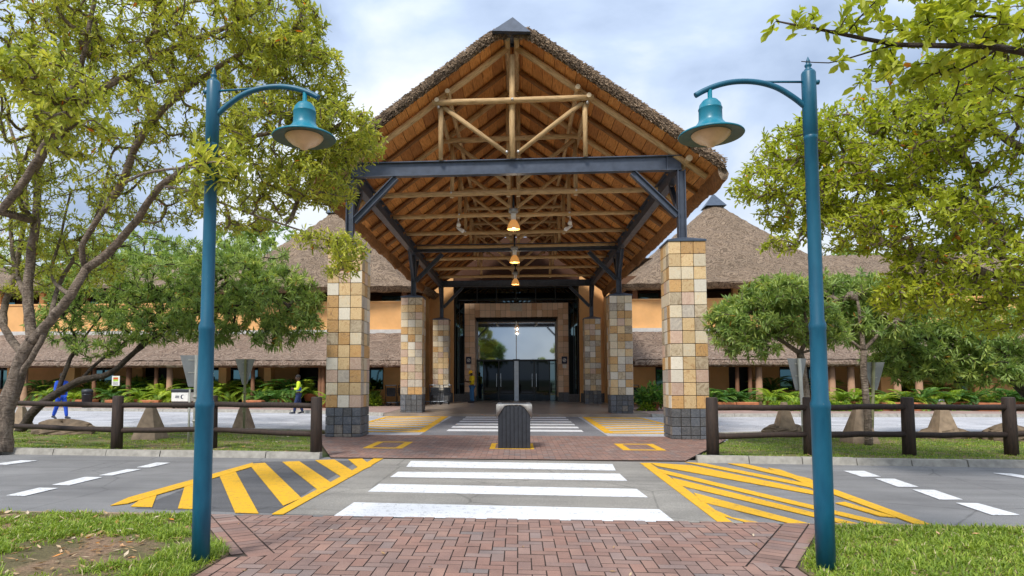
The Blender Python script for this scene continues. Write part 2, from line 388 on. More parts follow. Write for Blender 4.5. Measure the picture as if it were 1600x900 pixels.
# ---------------------------------------------------------------- helpers
def tag(o, label=None, cat=None, group=None, kind=None):
    if label: o['label'] = label
    if cat: o['category'] = cat
    if group: o['group'] = group
    if kind: o['kind'] = kind
    return o
def empty(name, loc=(0, 0, 0), rz=0.0, parent=None, **k):
    o = bpy.data.objects.new(name, None); C.objects.link(o)
    o.location = loc; o.rotation_euler = (0, 0, rz); o.empty_display_size = 0.2
    if parent: o.parent = parent
    return tag(o, **k)
def link(name, me, parent=None, loc=(0, 0, 0), rot=(0, 0, 0), scale=(1, 1, 1)):
    o = bpy.data.objects.new(name, me); C.objects.link(o)
    if parent: o.parent = parent
    o.location = loc; o.rotation_euler = rot; o.scale = scale
    return o
class MB:
    def __init__(s): s.v = []; s.f = []; s.m = []; s.sm = []; s.r = []
    def add(s, vs, fs, mi=0, smooth=False, r=None):
        b = len(s.v); s.v += [tuple(v) for v in vs]
        for f in fs:
            s.f.append(tuple(b+i for i in f)); s.m.append(mi); s.sm.append(smooth)
        s.r += [0.0 if r is None else r]*len(vs)
        return s
    def box(s, a, b, mi=0, r=None):
        x0, y0, z0 = a; x1, y1, z1 = b
        if x0 > x1: x0, x1 = x1, x0
        if y0 > y1: y0, y1 = y1, y0
        if z0 > z1: z0, z1 = z1, z0
        vs = [(x0,y0,z0),(x1,y0,z0),(x1,y1,z0),(x0,y1,z0),(x0,y0,z1),(x1,y0,z1),(x1,y1,z1),(x0,y1,z1)]
        return s.add(vs, [(0,3,2,1),(4,5,6,7),(0,1,5,4),(1,2,6,5),(2,3,7,6),(3,0,4,7)], mi, False, r)
    def cbox(s, a, b, c=0.01, mi=0, r=None):
        """box with chamfered edges"""
        lo = [min(a[i], b[i]) for i in range(3)]; hi = [max(a[i], b[i]) for i in range(3)]
        c = min(c, *(0.45*(hi[i]-lo[i]) for i in range(3)))
        vs = []; idx = {}
        for sx in (0, 1):
            for sy in (0, 1):
                for sz in (0, 1):
                    q = [hi[0] if sx else lo[0], hi[1] if sy else lo[1], hi[2] if sz else lo[2]]
                    d = [-1 if sx else 1, -1 if sy else 1, -1 if sz else 1]
                    for ax in range(3):
                        p = [q[i] + (0 if i == ax else d[i]*c) for i in range(3)]
                        idx[(sx, sy, sz, ax)] = len(vs); vs.append(p)
        fs = []
        for sx in (0, 1): fs.append([idx[(sx,0,0,0)], idx[(sx,1,0,0)], idx[(sx,1,1,0)], idx[(sx,0,1,0)]][::1 if sx else -1])
        for sy in (0, 1): fs.append([idx[(0,sy,0,1)], idx[(1,sy,0,1)], idx[(1,sy,1,1)], idx[(0,sy,1,1)]][::-1 if sy else 1])
        for sz in (0, 1): fs.append([idx[(0,0,sz,2)], idx[(1,0,sz,2)], idx[(1,1,sz,2)], idx[(0,1,sz,2)]][::1 if sz else -1])
        def e(k1, k2, a1, a2): return [idx[k1+(a1,)], idx[k2+(a1,)], idx[k2+(a2,)], idx[k1+(a2,)]]
        for u in (0, 1):
            for w in (0, 1):
                f = e((0,u,w), (1,u,w), 1, 2); fs.append(f if (u+w) % 2 else f[::-1])
                f = e((u,0,w), (u,1,w), 0, 2); fs.append(f[::-1] if (u+w) % 2 else f)
                f = e((u,w,0), (u,w,1), 0, 1); fs.append(f if (u+w) % 2 else f[::-1])
        for sx in (0, 1):
            for sy in (0, 1):
                for sz in (0, 1):
                    f = [idx[(sx,sy,sz,0)], idx[(sx,sy,sz,1)], idx[(sx,sy,sz,2)]]
                    fs.append(f if (sx+sy+sz) % 2 else f[::-1])
        return s.add(vs, fs, mi, False, r)
    def prism(s, pts, z0, z1, mi=0, r=None):
        """polygon in XY extruded in Z"""
        n = len(pts)
        vs = [(p[0], p[1], z0) for p in pts] + [(p[0], p[1], z1) for p in pts]
        fs = [tuple(range(n))[::-1], tuple(range(n, 2*n))] + [(i, (i+1) % n, n+(i+1) % n, n+i) for i in range(n)]
        return s.add(vs, fs, mi, False, r)
    def prism_y(s, pts, y0, y1, mi=0):
        """polygon in XZ extruded in Y"""
        n = len(pts)
        vs = [(p[0], y0, p[1]) for p in pts] + [(p[0], y1, p[1]) for p in pts]
        fs = [tuple(range(n)), tuple(range(n, 2*n))[::-1]] + [(i, n+i, n+(i+1) % n, (i+1) % n) for i in range(n)]
        return s.add(vs, fs, mi)
    def tube(s, pts, rad, n=8, mi=0, caps=True, smooth=True, capmi=None, r=None, sx=1.0):
        pts = [Vector(p) for p in pts]; m = len(pts)
        if not hasattr(rad, '__len__'): rad = [rad]*m
        t = (pts[1]-pts[0]).normalized()
        u = t.cross(Vector((0, 0, 1)))
        if u.length < 1e-3: u = t.cross(Vector((0, 1, 0)))
        u.normalize(); vs = []
        for i in range(m):
            if i == 0: d = pts[1]-pts[0]
            elif i == m-1: d = pts[-1]-pts[-2]
            else: d = pts[i+1]-pts[i-1]
            d.normalize(); u = (u - d*u.dot(d)).normalized(); w = d.cross(u)
            for k in range(n):
                a = 2*math.pi*k/n
                vs.append(pts[i] + u*(math.cos(a)*rad[i]*sx) + w*(math.sin(a)*rad[i]))
        fs = [(i*n+k, i*n+(k+1) % n, (i+1)*n+(k+1) % n, (i+1)*n+k) for i in range(m-1) for k in range(n)]
        s.add(vs, fs, mi, smooth, r)
        if caps:
            b = len(s.v)-m*n; cm = mi if capmi is None else capmi
            s.f.append(tuple(b+k for k in range(n))[::-1]); s.m.append(cm); s.sm.append(False)
            s.f.append(tuple(b+(m-1)*n+k for k in range(n))); s.m.append(cm); s.sm.append(False)
        return s
    def lathe(s, prof, n=20, c=(0, 0, 0), mi=0, smooth=True, sq=None):
        vs = []
        for (r, z) in prof:
            for k in range(n):
                a = 2*math.pi*k/n
                vs.append((c[0]+r*math.cos(a), c[1]+r*math.sin(a), c[2]+z))
        m = len(prof)
        fs = [(i*n+k, i*n+(k+1) % n, (i+1)*n+(k+1) % n, (i+1)*n+k) for i in range(m-1) for k in range(n)]
        return s.add(vs, fs, mi, smooth)
    def mesh(s, name, mats):
        me = bpy.data.meshes.new(name); me.from_pydata(s.v, [], s.f)
        for m in (mats if hasattr(mats, '__len__') else [mats]): me.materials.append(m)
        me.polygons.foreach_set('material_index', s.m); me.polygons.foreach_set('use_smooth', s.sm)
        if any(s.r):
            a = me.attributes.new('rnd', 'FLOAT', 'POINT'); a.data.foreach_set('value', s.r)
        me.update(); return me
    def build(s, name, mats, parent=None, **k):
        return tag(link(name, s.mesh(name, mats), parent), **k)
def bigmesh(name, V, F, mats, rnd=None, mi=None, smooth=False):
    """fast mesh from arrays; F is (n,3) or (n,4)"""
    me = bpy.data.meshes.new(name); V = np.asarray(V, np.float32); F = np.asarray(F, np.int32)
    k = F.shape[1]
    me.vertices.add(len(V)); me.vertices.foreach_set('co', V.ravel())
    me.loops.add(F.size); me.loops.foreach_set('vertex_index', F.ravel())
    me.polygons.add(len(F)); me.polygons.foreach_set('loop_start', np.arange(0, F.size, k, dtype=np.int32))
    if mi is not None: me.polygons.foreach_set('material_index', np.asarray(mi, np.int32))
    me.polygons.foreach_set('use_smooth', np.full(len(F), smooth))
    for m in (mats if hasattr(mats, '__len__') else [mats]): me.materials.append(m)
    if rnd is not None:
        a = me.attributes.new('rnd', 'FLOAT', 'POINT'); a.data.foreach_set('value', np.asarray(rnd, np.float32))
    me.update(calc_edges=True); return me
def inpoly(x, y, poly):
    c = False; n = len(poly)
    for i in range(n):
        x1, y1 = poly[i]; x2, y2 = poly[(i+1) % n]
        if (y1 > y) != (y2 > y) and x < (x2-x1)*(y-y1)/(y2-y1)+x1: c = not c
    return c
def inpoly_np(X, Y, poly):
    c = np.zeros(len(X), bool); n = len(poly)
    for i in range(n):
        x1, y1 = poly[i]; x2, y2 = poly[(i+1) % n]
        if y1 == y2: continue
        k = ((y1 > Y) != (y2 > Y)) & (X < (x2-x1)*(Y-y1)/(y2-y1)+x1); c ^= k
    return c
def clip_convex(sub, clip):
    """polygon sub cut to the convex polygon clip (counter-clockwise)"""
    outp = sub
    for i in range(len(clip)):
        ax, ay = clip[i]; bx, by = clip[(i+1) % len(clip)]; inp = outp; outp = []
        if not inp: return []
        def side(p): return (bx-ax)*(p[1]-ay)-(by-ay)*(p[0]-ax)
        for j in range(len(inp)):
            p, q = inp[j-1], inp[j]; sp, sq = side(p), side(q)
            if (sp >= 0) != (sq >= 0):
                t = sp/(sp-sq); outp.append((p[0]+t*(q[0]-p[0]), p[1]+t*(q[1]-p[1])))
            if sq >= 0: outp.append(q)
    return outp
def area(p): return 0.5*sum(p[i-1][0]*p[i][1]-p[i][0]*p[i-1][1] for i in range(len(p)))
def ccw(p): return p if area(p) > 0 else p[::-1]
def lerp(a, b, t): return a+(b-a)*t
ORD = ['leftmost', 'second from the left', 'third from the left', 'fourth from the left', 'fifth from the left', 'sixth from the left', 'seventh from the left',
       'eighth from the left', 'ninth from the left', 'tenth from the left', 'eleventh from the left', 'twelfth from the left', 'thirteenth from the left', 'fourteenth from the left',
       'fifteenth from the left', 'sixteenth from the left', 'seventeenth from the left', 'eighteenth from the left', 'nineteenth from the left', 'twentieth from the left']

# ================================================================ THE SETTING
AX = -0.12                       # axis of the entrance canopy
# far ground sheet
mb = MB(); mb.add([(-1500, -1200, -0.06), (1500, -1200, -0.06), (1500, 2500, -0.06), (-1500, 2500, -0.06)], [(0, 1, 2, 3)])
mb.build('ground', M_ground, kind='structure')

def sheet(name, pts, z, m, parent=None, kind='structure', thick=0.0):
    mb = MB()
    if thick: mb.prism(ccw(list(pts)), z-thick, z)
    else: mb.add([(p[0], p[1], z) for p in ccw(list(pts))], [tuple(range(len(pts)))])
    return mb.build(name, m, parent, **({'kind': kind} if kind else {}))
YN = 6.45
road = sheet('near_road', [(-90, YN), (90, YN), (90, 11.45), (-90, 11.45)], 0.0, M_asph)
sheet('far_road', [(-90, 14.8), (90, 14.8), (90, 28.5), (-90, 28.5)], 0.0, M_asph2)
# pebbly concrete under the near crossing
scr = [G(430, 803.5), G(598, 716), G(1002, 722), G(1192, 820)]
sheet('crossing_slab', [(p[0], max(min(p[1], 11.3), YN+0.005)) for p in scr], 0.003, M_screed)
sheet('tar_patch', [G(210, 795), G(395, 722), G(560, 720), G(428, 802)], 0.002, M_tarpatch)
sheet('far_crossing_slab', [(-2.5, 15.6), (2.2, 15.6), (2.2, 24.25), (-2.5, 24.25)], 0.003, m_asphalt('grey_far_slab', (0.17, 0.17, 0.18)))

def fine(pts, k=3):
    return pts
def marks(name, quads, m, z, off, scale=1.0, kind='structure'):
    root = empty(name, kind=kind)
    for qi, q in enumerate(quads):
        zz = z+0.0006*qi
        mb = MB(); pp = ccw([G(x/2.0+off[0], y/2.0+off[1]) for x, y in q])
        pp = [(a, min(max(b, YN+0.01), 11.20)) for a, b in pp]
        mb.prism(pp, z-0.003, zz); mb.build('stripe', m, root)
    return root
O0 = (0, 640); O1 = (800, 640)
marks('zebra_crossing', [[(1044, 334), (2114, 356), (2060, 314), (1106, 292)], [(1150, 258), (2024, 276), (1990, 250), (1184, 234)],
      [(1220, 212), (1960, 224), (1936, 202), (1244, 196)], [(1270, 180), (1924, 192), (1914, 172), (1284, 162)]], M_wpaint, 0.009, O0)
marks('yellow_hatching', [[(408, 305), (475, 307), (492, 262), (455, 270)], [(556, 311), (608, 313), (612, 222), (580, 232)], [(735, 325), (808, 327), (735, 193), (685, 207)],
      [(885, 303), (942, 279), (828, 168), (778, 172)], [(992, 252), (1037, 232), (935, 163), (882, 165)], [(1072, 215), (1112, 200), (1045, 158), (985, 160)],
      [(1130, 192), (1162, 178), (1132, 155), (1088, 157)], [(345, 303), (400, 296), (790, 180), (790, 168), (400, 278)],
      [(850, 330), (886, 330), (1198, 155), (1168, 155)]], M_ypaint, 0.010, O0)
marks('yellow_hatching', [[(400, 168), (432, 168), (694, 359), (650, 359)], [(690, 340), (625, 312), (640, 330), (752, 362), (800, 362)], [(568, 262), (590, 290), (890, 366), (948, 366)],
      [(500, 215), (520, 238), (1048, 363), (1098, 363)], [(452, 186), (475, 202), (1138, 361), (1190, 361)], [(432, 168), (452, 178), (945, 268), (960, 260), (560, 176)],
      [(540, 166), (600, 170), (945, 238), (1010, 262), (980, 268), (930, 245)], [(675, 170), (730, 172), (930, 218), (960, 236), (900, 222)],
      [(800, 184), (838, 190), (1308, 362), (1262, 362), (930, 240)], [(1010, 295), (1040, 292), (1200, 340), (1150, 336)]], M_ypaint, 0.010, O1)
marks('lane_line', [[(20, 270), (76, 272), (182, 247), (122, 246)], [(163, 237), (217, 238), (320, 213), (265, 212)], [(310, 207), (352, 207), (442, 188), (398, 188)],
      [(428, 182), (470, 182), (532, 168), (488, 167)], [(-20, 172), (20, 174), (118, 161), (66, 160)]], M_wpaint, 0.009, O0)
marks('lane_line', [[(1036, 193), (1100, 193), (1152, 211), (1092, 211)], [(1135, 217), (1196, 218), (1270, 243), (1206, 243)], [(1252, 252), (1320, 253), (1408, 283), (1336, 283)],
      [(1388, 294), (1456, 295), (1588, 332), (1500, 332)], [(1505, 200), (1560, 202), (1650, 216), (1600, 216)]], M_wpaint, 0.009, O1)
fz = empty('far_zebra_crossing', kind='structure')
for i in range(6):
    y = 17.35+i*1.22; mb = MB(); mb.prism([(-1.95, y), (1.72, y), (1.72, y+0.56), (-1.95, y+0.56)], 0.004, 0.009); mb.build('stripe', M_wpaint, fz)
def hatch(c, n, lean):
    root = empty('far_yellow_hatching', kind='structure')
    ctr = [0]; A, B, Cc, D = [Vector(p) for p in c]     # far outer, far inner, near inner, near outer
    def bar(p, q, w, z=0.009):
        ctr[0] += 1; z = 0.009+0.0005*ctr[0]
        d = (q-p).normalized(); nn = Vector((-d.y, d.x))*w/2
        MB().prism(ccw([tuple(p-nn), tuple(q-nn), tuple(q+nn), tuple(p+nn)]), 0.004, z).build('stripe', M_ypaint, root)
    bar(B, Cc, 0.22); bar(A, B, 0.13, 0.0095); bar(D, A, 0.13, 0.0095)
    for i in range(n):
        t = (i+0.5)/n; q = B.lerp(Cc, t); p = A.lerp(D, max(0, min(1, t-lean))); bar(p, q, 0.25, 0.010)
    bar(D, Cc, 0.2, 0.0095)
hatch([(-4.9, 23.9), (-2.75, 24.1), (-2.6, 17.0), (-4.9, 17.0)], 8, 0.12)
hatch([(4.4, 23.8), (2.45, 24.0), (2.35, 17.0), (4.7, 17.0)], 8, 0.12)
fl = empty('far_lane_line', kind='structure')
for x0, x1, y in ((-14.2, -12.6, 20.2), (-11.0, -9.4, 20.1), (-8.0, -7.0, 20.1), (-17.4, -15.8, 20.3), (6.2, 7.6, 20.4), (8.6, 10.4, 20.5), (11.6, 13.4, 20.6), (14.6, 16.4, 20.7)):
    MB().prism([(x0, y), (x1, y), (x1, y+0.14), (x0, y+0.14)], 0.004, 0.009).build('stripe', M_wpaint, fl)

# island between the two roads: brick crossing path in the middle, lawns with kerbs left and right
LE = [(-3.32, 11.24), (-4.85, 15.2)]; RE = [(2.82, 11.2), (4.75, 15.2)]
isl = [LE[0], RE[0], RE[1], (4.75, 15.9), (-4.85, 15.9), LE[1]]
sheet('crossing_path_base', isl, 0.010, M_joint, thick=0.01)
def lawn_sheet(name, poly, z, m, step=0.25, amp=0.02, drop=0.0):
    """uneven ground sheet cut to the polygon's box grid"""
    mb = MB(); mb.prism(ccw(poly), z-0.1, z); return mb.build(name, m, kind='structure')
ISL_L = [(-90, 11.62), (-10, 11.62), (-3.62, 11.42), (-5.0, 15.2), (-5.0, 16.35), (-12, 17.0), (-90, 17.4)]
ISL_R = [(3.08, 11.38), (8.0, 11.1), (12, 11.0), (90, 11.0), (90, 17.6), (14, 17.2), (6, 16.5), (4.9, 16.1), (4.9, 15.2)]
lawn_sheet('island_lawn', ISL_L, 0.07, M_lawn2)
lawn_sheet('island_lawn', ISL_R, 0.07, M_lawn2)
NL = [(-90, -40), (-2.27, -40), (-2.27, 4.5), (-2.27, 4.97), (-3.24, 6.36), (-90, 6.36)]
NR = [(2.02, -40), (90, -40), (90, 6.36), (2.87, 6.36), (2.02, 4.9)]
lawn_sheet('near_lawn', NL, 0.035, M_soil)
lawn_sheet('near_lawn', NR, 0.035, M_soil)

def kerb_run(name, line, w, z0, z1, seglen, m=M_kerb, lean=0.04):
    root = empty(name, kind='structure')
    for (a, b) in zip(line[:-1], line[1:]):
        a = Vector(a); b = Vector(b); L = (b-a).length; k = max(1, round(L/seglen)); d = (b-a)/L; nrm = Vector((-d.y, d.x))
        for i in range(k):
            p = a+d*(L*i/k+0.008); q = a+d*(L*(i+1)/k-0.008); j = random.uniform(-0.006, 0.006); h = z1+random.uniform(-0.006, 0.004)
            p = p+nrm*j; q = q+nrm*j
            mb = MB(); o = nrm*w
            vs = [(*p, z0), (*q, z0), (*(q+o), z0), (*(p+o), z0), (*(p+nrm*lean), h), (*(q+nrm*lean), h), (*(q+o), h), (*(p+o), h)]
            mb.add(vs, [(0,3,2,1),(4,5,6,7),(0,1,5,4),(1,2,6,5),(2,3,7,6),(3,0,4,7)]); mb.build('kerb_stone', m, root)
kerb_run('island_kerb', [(-24, 11.5), (-9.7, 11.46), (-6.5, 11.28), (-3.5, 11.16)], 0.17, -0.02, 0.11, 0.95)
kerb_run('island_kerb', [(3.0, 11.14), (5.5, 10.95), (8.0, 10.82), (12, 10.78), (20, 10.8)], 0.17, -0.02, 0.11, 0.95)
kerb_run('island_far_kerb', [(-4.95, 16.33), (-12, 16.98), (-24, 17.2)][::-1], 0.14, -0.02, 0.10, 1.0)
kerb_run('island_far_kerb', [(4.9, 16.1), (6, 16.48), (14, 17.2), (24, 17.4)], 0.14, -0.02, 0.10, 1.0)
kerb_run('lawn_edging', [(-9.5, 6.38), (-3.3, 6.38)], 0.06, -0.02, 0.03, 1.0, M_conc, 0.005)
kerb_run('lawn_edging', [(2.95, 6.38), (9.5, 6.38)], 0.06, -0.02, 0.03, 1.0, M_conc, 0.005)
FKL = [(-60, 31), (-30, 28.3), (-20, 27.2), (-9.5, 26.2), (-6.3, 24.9), (-5.15, 24.15)]
FKR = [(4.9, 24.1), (8.0, 24.5), (14, 24.9), (24, 25.4), (60, 27)]
kerb_run('far_kerb', FKL, 0.22, -0.02, 0.125, 1.2)
kerb_run('far_kerb', FKR, 0.22, -0.02, 0.125, 1.2)
sheet('far_pavement', [(x, y+0.22) for x, y in FKL]+[(-5.15, 45), (-60, 45)], 0.10, M_side, thick=0.15)
sheet('far_pavement', [(x, y+0.22) for x, y in FKR]+[(60, 45), (4.9, 45)], 0.10, M_side, thick=0.15)
sheet('entrance_platform', [(-5.13, 24.2), (4.88, 24.2), (4.88, 44), (-5.13, 44)], 0.10, M_plat, thick=0.15)

# ---- brick pavers
BL, BW, JT = 0.205, 0.1025, 0.0024
def herring(region, u=BW):
    """herringbone bricks as rectangles whose middle lies in the box"""
    x0, x1, y0, y1 = region; res = []
    nx = int((x1-x0)/u)+8; ny = int((y1-y0)/u)+8
    M = nx+ny
    for a in range(-M, M):
        for b in range(-M, M):
            ox = a-2*b; oy = a+2*b
            if not (-4 <= ox <= nx and -4 <= oy <= ny): continue
            for (bx, by, w, h) in ((0, 0, 2, 1), (0, 1, 1, 2)):
                X = x0+(ox+bx)*u; Y = y0+(oy+by)*u
                res.append((X, Y, X+w*u, Y+h*u))
    return res
def brick_shape(mb, poly, z, r, inset=JT):
    """one paver: top with a small bevel and sides"""
    n = len(poly); cx = sum(p[0] for p in poly)/n; cy = sum(p[1] for p in poly)/n
    def off(d):
        o = []
        for i, p in enumerate(poly):
            u = Vector(poly[i-1])-Vector(p); w = Vector(poly[(i+1) % n])-Vector(p); k = min(d, 0.3*min(u.length, w.length))
            q = Vector(p)+(u.normalized()+w.normalized())*k if min(u.length, w.length) > 1e-5 else Vector(p)
            o.append((q.x, q.y))
        return o
    a = off(inset); b = off(inset+0.0026)
    vs = [(p[0], p[1], z-0.016) for p in a]+[(p[0], p[1], z-0.003) for p in a]+[(p[0], p[1], z) for p in b]
    fs = [tuple(range(2*n, 3*n))]
    for i in range(n):
        j = (i+1) % n
        fs += [(i, j, n+j, n+i), (n+i, n+j, 2*n+j, 2*n+i)]
    mb.add(vs, fs[:1], 0, False, r); b = len(mb.v)-len(vs)
    for f in fs[1:]: mb.f.append(tuple(b+i for i in f)); mb.m.append(1); mb.sm.append(False)
near_pave = empty('brick_paving', kind='structure')
PB = [(-3.45, YN-0.03), (-2.36, 4.95), (-2.36, 4.5), (-2.36, -6), (2.12, -6), (2.12, 4.9), (3.05, YN-0.03)]
sheet('paving_base', PB, 0.022, M_joint, thick=0.05)
Ltop, Lmid, Rtop, Rmid = Vector((-3.27, YN-0.03)), Vector((-2.25, 4.95)), Vector((2.88, YN-0.03)), Vector((2.0, 4.9))
BW2 = 0.31
dl = (Ltop-Lmid).normalized(); nl = Vector((dl.y, -dl.x))       # inward (to the right)
dr = (Rtop-Rmid).normalized(); nr = Vector((-dr.y, dr.x))       # inward (to the left)
iL0, iL1 = Lmid+nl*BW2-dl*1.0, Ltop+nl*BW2+dl*0.5
iR0, iR1 = Rmid+nr*BW2-dr*1.0, Rtop+nr*BW2+dr*0.5
regA = ccw([tuple(iL0), tuple(iR0), tuple(iR1), tuple(iL1)])
regA = clip_convex(regA, [(-9, 4.0), (9, 4.0), (9, YN-0.04), (-9, YN-0.04)])
regB = [(-2.2+0.05, -6), (1.95-0.05, -6), (1.95-0.05, 5.3), (-2.15, 5.3)]
cands = []
for (a, b, c, d) in herring((-3.6, 3.2, 0.2, 6.6)):
    mx_, my = (a+c)/2, (b+d)/2
    if my < 0.4 or my > YN: continue
    q = clip_convex([(a, b), (c, b), (c, d), (a, d)], regA if my > 4.93 else regB)
    if len(q) < 3 or abs(area(q)) < 0.0012: continue
    cands.append((abs(area(q)) > 0.98*BL*BW and 4.5 < my and abs(mx_) < 3, my, q, (a, b, c, d)))
def soldier(p, q, nrm, w, step):
    L = (q-p).length; d = (q-p)/L; k = int(L/step)
    for i in range(k):
        a = p+d*(i*L/k); b = p+d*((i+1)*L/k)
        quad = clip_convex(ccw([tuple(a), tuple(b), tuple(b+nrm*w), tuple(a+nrm*w)]), [(-9, -9), (9, -9), (9, YN-0.04), (-9, YN-0.04)])
        if len(quad) > 2: cands.append((False, (a.y+b.y)/2, quad, None))
for (p, q, n_) in ((Lmid-dl*0.0, Ltop+dl*0.3, nl), (Rmid, Rtop+dr*0.3, nr)):
    e_ = (q-p).normalized()*0.16; soldier(p, q, n_, 0.1, BL); soldier(p+n_*0.105-e_, q+n_*0.105, n_, 0.2, BW)
soldier(Vector((-2.26, 0.3)), Vector((-2.26, 4.9)), Vector((1, 0)), 0.1, BL)
soldier(Vector((2.01, 0.3)), Vector((2.01, 4.9)), Vector((-1, 0)), 0.1, BL)
whole = sorted([c for c in cands if c[0]], key=lambda c: c[1])[:296]
ids = set(id(c) for c in whole)
meH = MB(); brick_shape(meH, [(-BL/2, -BW/2), (BL/2, -BW/2), (BL/2, BW/2), (-BL/2, BW/2)], 0, 0); meH = meH.mesh('paver', [M_brick, M_edge])
meV = MB(); brick_shape(meV, [(-BW/2, -BL/2), (BW/2, -BL/2), (BW/2, BL/2), (-BW/2, BL/2)], 0, 0); meV = meV.mesh('paver', [M_brick, M_edge])
for c in whole:
    a, b, cc, d = c[3]
    link('brick', meH if cc-a > d-b else meV, near_pave, ((a+cc)/2, (b+d)/2, 0.035+random.uniform(-0.0015, 0.0015)), (random.uniform(-.006, .006), random.uniform(-.006, .006), random.uniform(-.012, .012)))
mb = MB()
for c in cands:
    if id(c) not in ids: brick_shape(mb, c[2], (0.035 if c[3] else 0.0325)+random.uniform(-0.0015, 0.0015), random.random())
mb.build('brick_field', [M_brick, M_edge], near_pave, kind='stuff')
# island path bricks: far enough to be one part
mb = MB(); path = empty('brick_crossing_path', kind='structure')
reg = ccw([LE[0], RE[0], RE[1], LE[1]])
reg = clip_convex(reg, [(-9, 11.22), (9, 11.22), (9, 15.9), (-9, 15.9)])
u = BW
for (a, b, c, d) in herring((-5.2, 5.2, 11.0, 16.2)):
    q = clip_convex([(a, b), (c, b), (c, d), (a, d)], reg if (b+d)/2 < 15.2 else [(-4.85, 15.15), (4.75, 15.15), (4.75, 15.88), (-4.85, 15.88)])
    if len(q) > 2 and abs(area(q)) > 0.001:
        vs = [(p[0], p[1], 0.022+random.uniform(-0.001, 0.001)) for p in q]
        cx = sum(p[0] for p in q)/len(q); cy = sum(p[1] for p in q)/len(q)
        vs = [(cx+(x-cx)*0.955, cy+(y-cy)*0.94, z) for x, y, z in vs]
        mb.add(vs, [tuple(range(len(vs)))], 0, False, random.random()+0.001)
mb.build('brick_field', M_brick, path, kind='stuff')
# yellow frames painted on the island path
def yframe(x0, y0, x1, y1, w):
    root = empty('painted_square', kind='structure')
    for a, b, c, d in ((x0, y0, x1, y0+w), (x0, y1-w, x1, y1), (x0, y0+w, x0+w*1.3, y1-w), (x1-w*1.3, y0+w, x1, y1-w)):
        MB().prism([(a, b), (c, b), (c, d), (a, d)], 0.0235, 0.027).build('stripe', M_ypaint, root)
yframe(-3.12, 12.75, -2.32, 14.1, 0.12)
yframe(2.03, 12.75, 2.85, 14.0, 0.12)
yframe(-0.58, 12.80, 0.30, 13.9, 0.08)

# ================================================================ ENTRANCE CANOPY
can = empty('entrance_canopy', (AX, 15.6, 0), label='tall open gabled thatched entrance canopy on stone tiled columns with log trusses', cat='canopy')
can_off = Vector((AX, 15.6, 0))
def cl(v): return (v[0]-AX, v[1]-15.6, v[2])          # to the canopy's own coordinates
SL, ZA, DX = 0.745, 9.90, 4.08
def zs(dx): return ZA-SL*abs(dx)
TW = 0.272     # tile size
tile_meshes = {}
def tile_mesh(w, h, m, t=0.03):
    k = (round(w, 3), round(h, 3), m.name)
    if k not in tile_meshes:
        tile_meshes[k] = MB().cbox((-w/2, -t, -h/2), (w/2, 0, h/2), 0.006).mesh('tile', m)
    return tile_meshes[k]
COLW = 0.80
def stone_column(x, y, zb, zt=4.64, nt=13, weights=(4, 4, 4, 3, 3, 3, 4)):
    root = empty('stone_column', parent=can); root.location = cl((x, y, 0))
    hw = COLW/2
    MB().box((-hw+0.005, -hw+0.005, zb), (hw-0.005, hw-0.005, zt)).build('core', M_grout, root)
    zbase = zb+0.70; rows = nt; th = (zt-zbase)/rows; tw = 2*(hw+0.03)/3
    for side in range(4):
        a = side*math.pi/2
        if y > 20 and side == 2: continue
        for r_ in range(rows):
            for c_ in range(3):
                m = random.choices(STONES, weights)[0]
                u_ = (c_-1)*tw
                p = Matrix.Rotation(a, 3, 'Z') @ Vector((u_, -hw, 0))
                link('tile', tile_mesh(tw-0.012, th-0.012, m), root, (p.x, p.y, zbase+th*(r_+0.5)), (random.uniform(-.004, .004), 0, a))
        sh = 0.70/3.4; nc = 4 if True else 3; sw = 2*(hw+0.03)/nc
        for r_ in range(4):
            h = sh if r_ else sh*0.4
            z = zb + (h/2 if r_ == 0 else sh*0.4+sh*(r_-0.5))
            for c_ in range(nc):
                m = random.choices(SLATES, (5, 4, 1))[0]
                p = Matrix.Rotation(a, 3, 'Z') @ Vector(((c_-(nc-1)/2)*sw, -hw, 0))
                link('base_tile', tile_mesh(sw-0.014, h-0.012, m), root, (p.x, p.y, z), (0, 0, a))
    mb = MB(); h2 = hw+0.05
    vs = [(-h2, -h2, zt), (h2, -h2, zt), (h2, h2, zt), (-h2, h2, zt), (-h2, -h2, zt+0.04), (h2, -h2, zt+0.04), (h2, h2, zt+0.04), (-h2, h2, zt+0.04),
          (-.14, -.14, zt+0.15), (.14, -.14, zt+0.15), (.14, .14, zt+0.15), (-.14, .14, zt+0.15)]
    mb.add(vs, [(0,3,2,1),(0,1,5,4),(1,2,6,5),(2,3,7,6),(3,0,4,7),(4,5,9,8),(5,6,10,9),(6,7,11,10),(7,4,8,11),(8,9,10,11)])
    mb.build('column_cap', M_cap, root)
FY = [15.6, 25.4, 34.9]
for fy in FY:
    zb = 0.02 if fy < 20 else 0.10
    for s in (-1, 1): stone_column(AX+s*DX, fy, zb)
BT = 6.84; BH = 0.37
def ibeam_x(y, x0, x1, z1=BT, h=BH, w=0.17, name='steel_beam'):
    mb = MB(); t = 0.025
    mb.box((x0, y-w/2, z1-t), (x1, y+w/2, z1)); mb.box((x0, y-w/2, z1-h), (x1, y+w/2, z1-h+t))
    mb.box((x0, y-0.012, z1-h+t), (x1, y+0.012, z1-t))
    for xx in (x0+0.35, x1-0.35):
        mb.box((xx-0.008, y-w/2+0.01, z1-h+t), (xx+0.008, y+w/2-0.01, z1-t))
    for v in range(len(mb.v)): mb.v[v] = cl(mb.v[v])
    return mb.build(name, M_steel, can)
